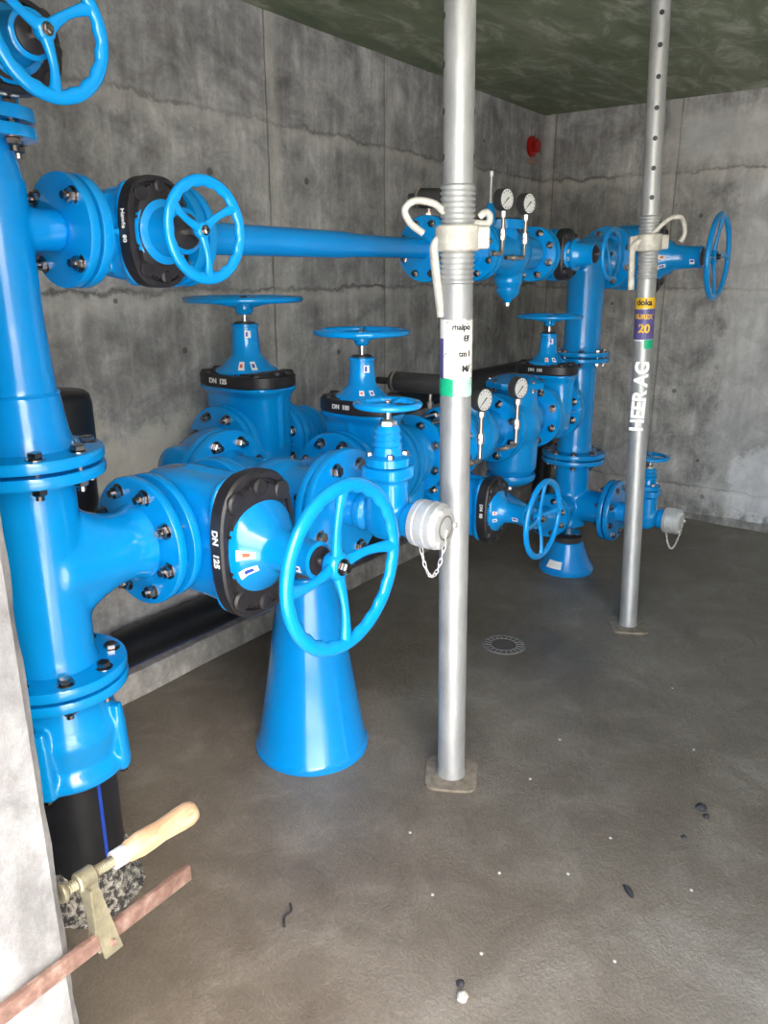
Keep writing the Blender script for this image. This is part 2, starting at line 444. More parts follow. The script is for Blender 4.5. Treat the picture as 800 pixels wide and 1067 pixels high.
RX90 = Matrix.Rotation(PI / 2, 4, 'X')        # stem (local Z) -> world -Y
RUP = I4
def gate_valve(label, loc, R, hf, Rf, rp, pL, pS, zp, zw, Rw, spokes=3, wrot=0.3, txt='DN  100', nb=8, neck=.55, tr=.0135,
               bolt=.0125, stick=True, drop=None, fl=(1, 1), nr=.045, sa=3.9):
    """canonical: flow along local X, stem along local Z"""
    v = thing('gate_valve', label, 'valve', loc, R)
    bm = BM()
    Mx = axisM((0, 0, 0), (1, 0, 0))
    lathe(bm, [(rp * 1.02, -hf + .012), (rp * 1.06, -hf * .6), (rp * 1.22, -hf * .25), (rp * 1.22, hf * .25), (rp * 1.06, hf * .6), (rp * 1.02, hf - .012)], Mx, 44)
    t = zp - .02
    loft(bm, [(-rp * 1.38, pS * .22, pL * .26), (-rp * 1.30, pS * .30, pL * .36), (-rp * .95, pS * .36, pL * .43), (0, pS * .38, pL * .46),
              (t * .55, pS * .38, pL * .46), (t * .86, pS * .40, pL * .465), (t - .030, pS * .42, pL * .47), (t - .012, pS * .50, pL * .5), (t, pS * .50, pL * .5)], n=4)
    # ribs down the sides of the body
    for s in (-1, 1):
        box(bm, (0, s * pL * .445, t * .45), (.016, .03, t * .8))
        box(bm, (s * (pS * .36), 0, t * .52), (.02, .014, t * .75))
        box(bm, (s * hf * .62, 0, 0), (hf * .7, .012, rp * 3.1))
        box(bm, (s * hf * .62, 0, 0), (hf * .7, rp * 3.1, .012))
    cast(new_obj('body', bm, BLUE, v), .0055 if pL > .2 else .0045, 4, .5)
    for s, on in ((-1, fl[0]), (1, fl[1])):
        if on: flange(v, (s * hf, 0, 0), (s, 0, 0), Rf)
    # black protective ring round the bonnet joint
    bm = BM()
    hx, hy = pS * .56, pL * .53
    loft(bm, [(zp - .022, hx * .96, hy * .96), (zp - .016, hx, hy), (zp + .016, hx, hy), (zp + .021, hx * .96, hy * .965), (zp + .021, hx * .86, hy * .90), (zp + .014, hx * .83, hy * .88),
              (zp + .014, hx * .80, hy * .85), (zp + .026, hx * .76, hy * .82), (zp + .032, hx * .55, hy * .62)], n=2.7, seg=64)
    for ax in (-1, 1):
        for ay in (-1, 1):
            lathe(bm, [(pS * .12, zp), (pS * .12, zp + .026), (pS * .095, zp + .031)], Matrix.Translation((ax * hx * .60, ay * hy * .66, 0)), 18)
        lathe(bm, [(pS * .10, zp), (pS * .10, zp + .030), (pS * .07, zp + .034)], Matrix.Translation((0, ax * hy * .80, 0)), 18)
        for q in (-.25, 0, .25):
            box(bm, (ax * hx * .70, q * hy, zp + .018), (hx * .25, .006, .014))
            box(bm, (q * hx, ax * hy * .72, zp + .022), (.006, hy * .22, .012))
    br = new_obj('bonnet_ring', bm, BLACK, v, ang=30)
    # size mark on the rim of the ring
    ms = .019 * (pL / .27)
    Mt = Matrix.Translation((-hx * 1.003, hy * .10, zp)) @ Matrix(((0, 0, -1), (-1, 0, 0), (0, 1, 0))).to_4x4()
    text_mesh(txt, ms, WHITE, br, Mt)
    # conical neck
    zn = zp + (zw - zp) * neck
    r1 = nr
    dz = zn - zp
    SEC = [(zp + .02, pS * .47, pL * .34, 2.3), (zp + .026, pS * .46, pL * .335, 2.3), (zp + .02 + dz * .08, pS * .45, pL * .315, 2.2), (zp + dz * .24, (pS * .40 + r1 * .4) * .8, (pL * .27 + r1 * .3) * .84, 2.0), (zp + dz * .36, r1 * 1.42, r1 * 1.46, 2.0),
           (zp + dz * .43, r1 * 1.12, r1 * 1.12, 2), (zp + dz * .75, r1 * 1.0, r1 * 1.0, 2), (zn - .012, r1 * .96, r1 * .96, 2), (zn - .010, r1 * 1.03, r1 * 1.03, 2), (zn - .002, r1 * 1.03, r1 * 1.03, 2), (zn, r1 * .95, r1 * .95, 2)]
    bm = BM()
    loft(bm, SEC, seg=44)
    nk = new_obj('bonnet', bm, BLUE, v, ang=50)
    def surf(z, a, off=.0012):
        for p, q in zip(SEC[:-1], SEC[1:]):
            if p[0] <= z <= q[0]:
                t_ = (z - p[0]) / (q[0] - p[0]); hx_, hy_, n_ = [p[i] + (q[i] - p[i]) * t_ for i in (1, 2, 3)]
                c_, s_ = math.cos(a), math.sin(a)
                return Vector(((hx_ + off) * math.copysign(abs(c_) ** (2 / n_), c_), (hy_ + off) * math.copysign(abs(s_) ** (2 / n_), s_), z))
    def patch(a0, a1, z0, z1, mat, name='sticker', off=.0014):
        bm = BM(); g = [[bm.verts.new(surf(z0 + (z1 - z0) * j / 3, a0 + (a1 - a0) * i / 8, off)) for i in range(9)] for j in range(4)]
        for j in range(3):
            for i in range(8): bm.faces.new((g[j][i], g[j][i + 1], g[j + 1][i + 1], g[j + 1][i]))
        return new_obj(name, bm, mat, nk)
    if stick:
        ca = sa; z0 = zp + .030 + dz * .04; z1 = min(z0 + .040, zp + dz * .34)
        patch(ca - .36, ca - .13, z0, z1, WHITE); patch(ca + .13, ca + .36, z0, z1, WHITE)
        patch(ca - .31, ca - .20, z0 + (z1 - z0) * .3, z0 + (z1 - z0) * .7, ORANGEINK, 'printed_mark', .0022)
        patch(ca + .19, ca + .30, z0 + (z1 - z0) * .25, z0 + (z1 - z0) * .75, NAVY, 'printed_mark', .0022)
        if zn - zp > .14:
            patch(ca - .05, ca + .40, zn - .045, zn - .022, WHITE); patch(ca + .02, ca + .18, zn - .041, zn - .026, NAVY, 'printed_mark', .0022)
    bm = BM(); lathe(bm, [(r1 * .82, zn - .002), (r1 * .80, zn + .004), (r1 * .6, zn + .007)], seg=28)
    new_obj('dust_cap', bm, BLACK, v)
    bm = BM(); lathe(bm, [(.0105, zn), (.0105, zw - (drop if drop is not None else Rw * .10))], seg=16)
    new_obj('stem', bm, CHROME, v)
    handwheel(v, zw, Rw, tr, spokes, drop if drop is not None else Rw * .10, wrot)
    return v

def branchbody(parent, pieces, voxel=.0055, it=8, mat=None, extra=None):
    """pieces: (p0, p1, r0, r1) cones joined in one casting"""
    bm = BM()
    for p in pieces:
        if p[0] == 'ball':
            bmesh.ops.create_uvsphere(bm, u_segments=32, v_segments=20, radius=p[2], matrix=Matrix.Translation(p[1]))
            continue
        p0, p1 = Vector(p[0]), Vector(p[1]); L = (p1 - p0).length
        lathe(bm, [(p[2], 0), (p[3], L)], axisM(p0, p1 - p0), 44)
    if extra: extra(bm)
    o = new_obj('body', bm, mat or BLUE, parent)
    return cast(o, voxel, it, .6)

# ------------------------------------------------------------------ the room
ZC = 2.40; YW = 2.30; XW = 4.85; X0 = .10; JX = .367; JY = .735; YR = -1.7
def struct(name, bm, mat, label=None):
    o = new_obj(name, bm, mat, ang=30); o['kind'] = 'structure'
    return o
bm = BM(); box(bm, ((X0 + XW + .2) / 2, (YW + YR) / 2, -.1), (XW + .2 - X0, YW - YR + .4, .2)); struct('floor', bm, FLOOR)
bm = BM(); box(bm, ((X0 + XW + .2) / 2, (YW + YR) / 2, ZC + .1), (XW + .2 - X0, YW - YR + .4, .2)); struct('ceiling', bm, CEIL)
bm = BM(); box(bm, ((X0 + XW) / 2, YW + .1, ZC / 2), (XW - X0, .2, ZC)); struct('wall_left', bm, W_LEFT)
bm = BM(); box(bm, (XW + .1, (YW + YR) / 2, ZC / 2), (.2, YW - YR + .4, ZC)); struct('wall_back', bm, W_BACK)
bm = BM(); box(bm, ((X0 + XW) / 2, YR - .1, ZC / 2), (XW - X0, .2, ZC)); struct('wall_right', bm, W_BACK)
# jamb beside the opening: its edge is slightly chipped
bm = BM()
nz = 120; cols = []
for i in range(nz + 1):
    z = ZC * i / nz
    e = noise.noise(Vector((0, 3.1, z * 14))) * .004 + noise.noise(Vector((7, 3.1, z * 50))) * .0025
    row = [(X0, JY), (JX - .010, JY), (JX + e, JY + .008), (JX, JY + .03), (JX, YW), (X0, YW)]
    cols.append([bm.verts.new((x, y, z)) for x, y in row])
for a, b in zip(cols[:-1], cols[1:]):
    for k in range(6): bm.faces.new((a[k], a[(k + 1) % 6], b[(k + 1) % 6], b[k]))
bm.faces.new(cols[0][::-1]); bm.faces.new(cols[-1])
struct('wall_front', bm, W_JAMB)
# low concrete kicker along the foot of the left wall
bm = BM()
secs = []
for i in range(61):
    x = JX + .01 + (XW - JX - .01) * i / 60
    w = noise.noise(Vector((x * 3, 0, 0))) * .012
    ring = [(2.155 + w, 0), (2.160 + w * .6, .080), (2.170 + w * .5, .092), (YW, .094), (YW, 0)]
    secs.append([bm.verts.new((x, a, b)) for a, b in ring])
for a, b in zip(secs[:-1], secs[1:]):
    for k in range(5): bm.faces.new((a[k], a[(k + 1) % 5], b[(k + 1) % 5], b[k]))
bm.faces.new(secs[0]); bm.faces.new(secs[-1][::-1])
KICK = concrete_wall('kicker_concrete', 'X', 1.55, (), (), (1, .98, .93))
struct('baseboard_left', bm, KICK)
# rough mortar fillet along the foot of the back wall
bm = BM(); secs = []
for i in range(81):
    y = YR + (2.2 - YR) * i / 80
    w = noise.noise(Vector((0, y * 4, 5))) * .03 + noise.noise(Vector((0, y * 17, 5))) * .012
    ring = [(XW, 0), (XW - .045 - w, 0), (XW - .02 - w * .4, .02), (XW, .035 + w * .5)]
    secs.append([bm.verts.new((a, y, b)) for a, b in ring])
for a, b in zip(secs[:-1], secs[1:]):
    for k in range(4): bm.faces.new((a[k], a[(k + 1) % 4], b[(k + 1) % 4], b[k]))
bm.faces.new(secs[0]); bm.faces.new(secs[-1][::-1])
struct('trim_1', bm, KICK)
# ground outside the opening
bm = BM(); box(bm, (-5.95, 0, -.1), (12.08, 24, .2)); struct('ground_outside', bm, OUT)

# ------------------------------------------------------------------ left riser
RX_, RY_ = .82, 1.51
def at(x, y, z): return (x, y, z)
# black plastic pipe stub
t = thing('plastic_pipe', 'black striped plastic pipe rising out of the floor under the left blue riser', 'pipe', (RX_, RY_, 0))
bm = BM(); lathe(bm, [(.099, 0), (.099, .46)], seg=56); new_obj('pipe_wall', bm, PLAST, t)
for az in (-1.52, .6, 2.7):
    bm = BM()
    q = []
    for z_ in (.0, .46):
        for k in range(5):
            a_ = az + (k - 2) * .022; q.append(bm.verts.new((.0997 * math.cos(a_), .0997 * math.sin(a_), z_)))
    for k in range(4): bm.faces.new((q[k], q[k + 1], q[k + 6], q[k + 5]))
    new_obj('blue_stripe', bm, NAVY, t)
def splash():
    m, nt, b = nodes_mat('mortar_splashes')
    tc = N(nt, 'ShaderNodeTexCoord')
    f = noise_n(nt, tc.outputs['Object'], 55, 7, .75, .4)
    c = ramp(nt, f, [(.47, (.04, .04, .042)), (.53, (.30, .29, .26)), (.66, (.62, .60, .54))])
    nt.links.new(c, b.inputs['Base Color']); b.inputs['Roughness'].default_value = .85
    bump(nt, b, f, .9, .01); return m
SPL = splash()
bm = BM()
seg = 72; rs = []
for j, (r, z) in enumerate([(.134, .0), (.127, .018), (.114, .045), (.105, .085), (.1003, .105), (.096, .105)]):
    ring = []
    for k in range(seg):
        a = 2 * PI * k / seg
        w = noise.noise(Vector((math.cos(a) * 3, math.sin(a) * 3, j * .4)))
        w2 = noise.noise(Vector((math.cos(a) * 11, math.sin(a) * 11, j * 1.7)))
        rr = r + (w * .010 + w2 * .008) * (1 if j < 4 else 0)
        ring.append(bm.verts.new((rr * math.cos(a), rr * math.sin(a), max(0, z + (w * .03 + w2 * .012 if 1 < j < 5 else 0)))))
    rs.append(ring)
for a, b in zip(rs[:-1], rs[1:]):
    for k in range(seg): bm.faces.new((a[k], a[(k + 1) % seg], b[(k + 1) % seg], b[k]))
bm.faces.new(rs[0][::-1]); bm.faces.new(rs[-1])
new_obj('mortar_collar', bm, SPL, t, ang=80)

# flange adapter on the plastic pipe
ZL, ZH, RF = .594, 1.082, .152
t = thing('flange_adapter', 'blue cast iron flange adapter clamped on the black floor pipe below the left tee', 'pipe fitting', (RX_, RY_, 0))
bm = BM()
lathe(bm, [(.102, .355), (.128, .355), (.132, .362), (.132, .378), (.122, .392), (.115, .40), (.122, .44), (.126, .46), (.124, .475), (.116, .49), (.104, .54), (.100, .586)], seg=64)
for k in range(4):
    a = -.95 + k * PI / 2
    M_ = Matrix.Rotation(a, 4, 'Z')
    loft(bm, [(.350, .016, .021), (.36, .018, .024), (.395, .017, .023), (.47, .014, .02), (.515, .010, .014)], M_ @ Matrix.Translation((.124, 0, 0)), 20)
cast(new_obj('body', bm, BLUE, t), .0045, 4, .5)
flange(t, (0, 0, ZL - GAP), (0, 0, 1), RF)
for k in range(4):
    a = -.95 + k * PI / 2
    bm = BM(); lathe(bm, [(.007, .338), (.0105, .340), (.0105, .350)], Matrix.Translation((.124 * math.cos(a), .124 * math.sin(a), 0)), 6); new_obj('bolt', bm, STEEL, t)

# lower left tee
ZM = .843; YM = 1.50
t = thing('pipe_tee', 'large blue pipe tee in the left riser, side branch bolted to the big gate valve', 'pipe fitting', (RX_, RY_, 0))
branchbody(t, [((0, 0, ZL + GAP + .01), (0, 0, ZH - GAP - .01), .086, .086), ((0, 0, ZL + .012), (0, 0, ZL + .05), .098, .087), ((0, 0, ZH - .05), (0, 0, ZH - .012), .087, .098),
               ((0, -.01, ZM), (1.08 - RX_ - .02, -.01, ZM), .086, .082),  ((1.08 - RX_ - .06, -.01, ZM), (1.08 - RX_ - .015, -.01, ZM), .082, .098)], .006, 12, extra=lambda bm: loft(bm, [(.0, .17, .070, 2), (.07, .135, .076, 2), (.11, .106, .080, 2), (.155, .088, .083, 2), (.18, .084, .083, 2)], axisM((.0, -.006, ZM), (1, 0, 0))))
flange(t, (0, 0, ZL + GAP), (0, 0, -1), RF)
flange(t, (0, 0, ZH - GAP), (0, 0, 1), RF)
flange(t, (1.08 - RX_ - GAP, -.01, ZM), (1, 0, 0), .158)
joint(t, (0, 0, ZL), (0, 0, 1), RF, 8, .0160)
joint(t, (1.08 - RX_, -.01, ZM), (1, 0, 0), .158, 8, .0165)

# upper branch spool with reducers
ZT = 1.537; ZG = 1.715
t = thing('reducer_tee', 'tall blue riser pipe narrowing upwards with a small side branch, behind the concrete jamb', 'pipe', (RX_, RY_, 0))
branchbody(t, [((0, 0, ZH + .012), (0, 0, ZH + .055), .100, .090), ((0, 0, ZH + .05), (0, 0, ZH + .14), .0885, .077), ((0, 0, ZH + .14), (0, 0, 1.36), .073, .066),
               ((0, 0, 1.35), (0, 0, 1.62), .066, .063), ((0, 0, 1.61), (0, 0, ZG - .012), .063, .045),
               ((0, -.01, ZT), (.955 - RX_ - .012, -.01, ZT), .041, .041)], .005, 6, BLUE2)
bm = BM(); lathe(bm, [(.0755, ZH + .137), (.0785, ZH + .141), (.0755, ZH + .145)], seg=48); new_obj('weld_seam', bm, BLUE2, t)
flange(t, (0, 0, ZH + GAP), (0, 0, -1), RF)
flange(t, (.969 - RX_ - GAP, -.01, ZT), (1, 0, 0), .112, .02)
flange(t, (0, 0, ZG - GAP), (0, 0, 1), .094, .02)
joint(t, (0, 0, ZH), (0, 0, 1), RF, 8, .0160)
joint(t, (.969 - RX_, -.01, ZT), (1, 0, 0), .112, 4, .0150, .02, a0=PI / 4)
joint(t, (0, 0, ZG), (0, 0, 1), .094, 4, .0145, .02, a0=.2)

# top left valve on the riser, stem towards the opening, flow vertical
Rg = Matrix(((0, -1, 0), (0, 0, -1), (1, 0, 0))).to_4x4()   # local X->Z up, local Z->-Y, local Y->-X
Rg = Matrix(((0, -1, 0, 0), (0, 0, -1, 0), (1, 0, 0, 0), (0, 0, 0, 1)))
gate_valve('blue gate valve at the top left above the narrowing riser, cut off by the frame', (RX_, RY_, ZG + .115), Rg, .111, .094, .05, .19, .14, .105, .245, .110,
           3, PI, 'Hawle  80', 4, .66, .0115, .014, nr=.038, sa=4.6)
# top line valve
gate_valve('small blue gate valve on the upper line, round handwheel facing out beside the left riser', (1.106, YM, ZT), RX90, .133, .112, .05, .21, .135, .095, .255, .104,
           3, -PI / 2, 'Hawle   80', 4, .62, .0108, .014, nr=.044, sa=3.2)
# long top pipe
t = thing('spool_pipe', 'long thin blue pipe running along the upper line towards the pressure gauges', 'pipe', (1.239, YM, ZT))
bm = BM()
lathe(bm, [(.052, .022), (.042, .04), (.0385, .06), (.0380, .60), (.0345, .66), (.0335, .70), (.0320, 1.03), (.0310, 1.035), (.0325, 1.04), (.0325, 1.055)], axisM((0, 0, 0), (1, 0, 0)), 40)
new_obj('pipe_wall', bm, BLUE2, t, ang=50)
flange(t, (2 * GAP, 0, 0), (-1, 0, 0), .112, .02)
joint(t, (GAP, 0, 0), (1, 0, 0), .112, 4, .0150, .02)
flange(t, (1.07, 0, 0), (1, 0, 0), .108, .02)

def gauge_asm(parent, base, up, gy, R=.040, face=(-.20, -.98), back=.12, tdia=.0055, valve_at=.45):
    """pressure gauge on a bent tube: base = elbow corner, rises by up"""
    bx, by, bz = base
    bm = BM()
    tube(bm, [(bx - back, by + .015, bz), (bx - .012, by, bz), (bx - .004, by, bz + .004), (bx, by, bz + .012), (bx, by, bz + up)], tdia, 12)
    lathe(bm, [(tdia * 1.5, bz + up * valve_at - .018), (tdia * 1.8, bz + up * valve_at), (tdia * 1.5, bz + up * valve_at + .02)], Matrix.Translation((bx, by, 0)), 6)
    lathe(bm, [(tdia * 1.5, -.012), (tdia * 1.5, .008)], axisM((bx - back * .55, by + .008, bz), (1, 0, 0)), 6)
    tube(bm, [(bx, by, bz + up * valve_at), (bx - .028, by - .004, bz + up * valve_at)], .0035, 8)
    lathe(bm, [(tdia * 1.5, bz + up - .02), (tdia * 1.5, bz + up)], Matrix.Translation((bx, by, 0)), 6)
    new_obj('gauge_pipe', bm, BRASS, parent)
    g = bpy.data.objects.new('pressure_gauge', None)
    d = Vector((face[0], face[1], 0)).normalized()
    bm = BM(); M_ = axisM((bx, by, bz + up + R * 1.02), d)
    lathe(bm, [(R * .9, -.022), (R, -.018), (R, .012), (R * .93, .016), (R * .90, .010)], M_, 40)
    bpy.data.objects.remove(g)
    g = new_obj('pressure_gauge', bm, GREYC, parent, ang=30)
    bm = BM(); lathe(bm, [(R * .90, .012), (R * .90, .0145)], M_, 36); new_obj('dial_face', bm, DIAL, g)
    bm = BM()
    for k in range(11):
        a = -PI * .25 - 1.5 * PI * k / 10 + PI * 1.5 - PI
        c, s = math.cos(a), math.sin(a)
        tube(bm, [M_ @ Vector((R * .68 * c, R * .68 * s, .015)), M_ @ Vector((R * .80 * c, R * .80 * s, .015))], .0012, 6)
    a = 2.3
    tube(bm, [M_ @ Vector((-R * .25 * math.cos(a), -R * .25 * math.sin(a), .016)), M_ @ Vector((R * .6 * math.cos(a), R * .6 * math.sin(a), .016))], [.0022, .001], 6)
    new_obj('dial_marks', bm, INK, g)

def pilot_cyl(parent, p0, p1, R=.038):
    """dark cylinder with an end ring, held by a thin shaft"""
    p0, p1 = Vector(p0), Vector(p1); L = (p1 - p0).length
    bm = BM(); M_ = axisM(p0, p1 - p0)
    lathe(bm, [(.014, 0), (.014, L * .22)], M_, 20)
    lathe(bm, [(R * .5, L * .20), (R * .9, L * .24), (R * .92, L * .30), (R * .92, L * .96), (R * .8, L)], M_, 36)
    o = new_obj('pilot_housing', bm, GREYC, parent, ang=40)
    bm = BM(); tube(bm, [M_ @ Vector((R * .98 * math.cos(a), R * .98 * math.sin(a), L * .30)) for a in [2 * PI * k / 32 for k in range(32)]], .004, 8, closed=True)
    new_obj('end_ring', bm, BRASS, o)

# upper strainer + pressure reducing valve
t = thing('strainer', 'blue upper-line strainer half hidden behind the left steel prop, with a grey pilot cylinder above', 'pipe fitting', (2.32, YM, ZT))
branchbody(t, [((0, 0, 0), (.29, 0, 0), .05, .05), ((.10, 0, 0), (.16, 0, -.13), .055, .045), ('ball', (.14, 0, 0), .075)], .005, 5)
flange(t, (0, 0, 0), (-1, 0, 0), .108, .02); flange(t, (.30, 0, 0), (1, 0, 0), .108, .02)
joint(t, (-.004, 0, 0), (1, 0, 0), .108, 8, .0135, .02)
bm = BM(); lathe(bm, [(.062, 0), (.062, .018), (.03, .03)], axisM((.16, 0, -.125), (.35, 0, -1)), 32); new_obj('strainer_cover', bm, BLUE, t)
pilot_cyl(t, (.07, .13, .175), (.07, -.03, .162), .036)
bm = BM(); tube(bm, [(.07, .05, .165), (.07, .05, .04)], .008, 10); lathe(bm, [(.016, .10), (.016, .12)], Matrix.Translation((.07, .05, 0)), 6); new_obj('fitting', bm, BRASS, t)

t = thing('pressure_reducing_valve', 'upper blue pressure reducing valve with two gauges and a bullet-shaped bottom cap', 'valve', (2.63, YM, ZT))
branchbody(t, [((0, 0, 0), (.49, 0, 0), .055, .055), ('ball', (.25, 0, 0), .098), ((.28, 0, 0), (.28, 0, -.115), .064, .057), ((.28, 0, -.11), (.28, 0, -.155), .057, .032), ((.20, 0, 0), (.20, -.0, .10), .075, .065),
               ((.06, 0, 0), (.26, 0, 0), .07, .09), ((.26, 0, 0), (.46, 0, 0), .09, .065)], .005, 5)
bm = BM(); lathe(bm, [(.012, -.192), (.018, -.18), (.034, -.168), (.048, -.150), (.050, -.135)], Matrix.Translation((.28, 0, 0)), 36); new_obj('bottom_cap', bm, BLUE, t)
bm = BM(); lathe(bm, [(.006, -.208), (.009, -.204), (.009, -.188)], Matrix.Translation((.28, 0, 0)), 6); new_obj('plug', bm, CHROME, t)
flange(t, (0.004, 0, 0), (-1, 0, 0), .108, .02); flange(t, (.50 - GAP, 0, 0), (1, 0, 0), .110, .02)
joint(t, (-.003, 0, 0), (1, 0, 0), .108, 8, .0135, .02); joint(t, (.50, 0, 0), (1, 0, 0), .110, 8, .0135, .02)
bm = BM(); lathe(bm, [(.098, -.02), (.098, .012), (.07, .02)], axisM((.20, 0, .105), (0, 0, 1)), 8); new_obj('cover', bm, BLUE, t)
add_bolts(t, (.20, 0, .098), (0, 0, 1), .082, 6, .008, .028)
gauge_asm(t, (.005, -.11, -.010), .145, 0, .038, back=.06, tdia=.0075)
gauge_asm(t, (.185, -.11, -.022), .155, 0, .038, back=.12, tdia=.0075)
bm = BM(); lathe(bm, [(.020, .10), (.022, .13), (.012, .17)], Matrix.Translation((.07, -.02, 0)), 20); new_obj('indicator_base', bm, BLUE, t)
bm = BM(); tube(bm, [(.07, -.02, .17), (.07, -.02, .265)], .0035, 8); lathe(bm, [(.007, .262), (.007, .280)], Matrix.Translation((.07, -.02, 0)), 6); new_obj('indicator_rod', bm, WHITE, t)

# upper right small valve
gate_valve('small blue gate valve between the upper gauges and the right riser', (3.255, YM, ZT), RX90, .118, .110, .05, .20, .135, .085, .29, .108,
           3, -PI / 2, 'DN  80', 8, .66, .0105, .0115, nr=.045, sa=3.2)
# right riser, three pieces
QX, QY = 3.69, 1.485
t = thing('pipe_tee', 'blue cross tee topping the right riser between the small and the large upper valves', 'pipe fitting', (QX, QY, 0))
XE = 3.255 + .118
branchbody(t, [((0, 0, 1.085), (0, 0, ZT), .088, .088), ('ball', (0, 0, ZT), .092), ((XE - QX + .012, .015, ZT), (0, .015, ZT), .055, .06), ((XE - QX + .01, .015, ZT), (XE - QX + .05, .015, ZT), .07, .058),
               ((0, 0, ZT), (.245, 0, ZT), .086, .086), ((.21, 0, ZT), (.245, 0, ZT), .088, .10), ((0, 0, 1.085), (0, 0, 1.12), .098, .09)], .006, 10)
flange(t, (XE - QX + 2 * GAP, .015, ZT), (-1, 0, 0), .110, .02)
flange(t, (.255, 0, ZT), (1, 0, 0), .150)
flange(t, (0, 0, 1.072 + GAP), (0, 0, -1), .138, .02)
joint(t, (XE - QX + GAP, .015, ZT), (1, 0, 0), .110, 8, .0135, .02)
joint(t, (.255 + GAP, 0, ZT), (1, 0, 0), .150, 8, .0135)
joint(t, (0, 0, 1.072), (0, 0, 1), .138, 8, .0135, .02)
gate_valve('large blue gate valve at the upper right, tall handwheel out past the right steel prop', (QX + .255 + 2 * GAP + .105, QY, ZT), RX90, .105, .150, .08, .32, .19, .20, .50, .205,
           4, 0, 'DN  125', 8, .76, .0155, nr=.053, sa=3.4)
t = thing('pipe_tee', 'middle blue tee of the right riser joined to the far gate valve', 'pipe fitting', (QX, QY, 0))
XV4 = 3.33; HV = .115
xb = XV4 + HV - QX + 2 * GAP
branchbody(t, [((0, 0, .58), (0, 0, 1.06), .085, .082), ((0, 0, 1.02), (0, 0, 1.062), .083, .096), ((0, 0, .578), (0, 0, .62), .10, .086), ((xb + .01, .015, ZM), (0, .015, ZM), .074, .076)], .006, 8)
flange(t, (0, 0, 1.072 - GAP), (0, 0, 1), .138, .02)
flange(t, (0, 0, .569 + GAP), (0, 0, -1), .158)
flange(t, (xb, .015, ZM), (-1, 0, 0), .142)
joint(t, (xb - GAP, .015, ZM), (1, 0, 0), .142, 8, .0150)
joint(t, (0, 0, .569), (0, 0, 1), .158, 8, .0150)
ZB = .315
t = thing('pipe_tee', 'lowest blue tee of the right riser above the small blue cone stand', 'pipe fitting', (QX, QY, 0))
branchbody(t, [((0, 0, .20), (0, 0, .558), .088, .088), ((0, 0, .52), (0, 0, .558), .089, .102), ('ball', (0, 0, .29), .098), ((0, 0, ZB), (0, -.215, ZB), .083, .083), ((0, -.18, ZB), (0, -.215, ZB), .084, .10),
               ((0, 0, ZB), (-.25, .0, ZB), .062, .06)], .006, 10)
flange(t, (0, 0, .569 - GAP), (0, 0, 1), .158)
flange(t, (0, -.225, ZB), (0, -1, 0), .155)
flange(t, (-.26, 0, ZB), (-1, 0, 0), .108, .02)
joint(t, (0, -.225 - GAP, ZB), (0, -1, 0), .155, 8, .0150)

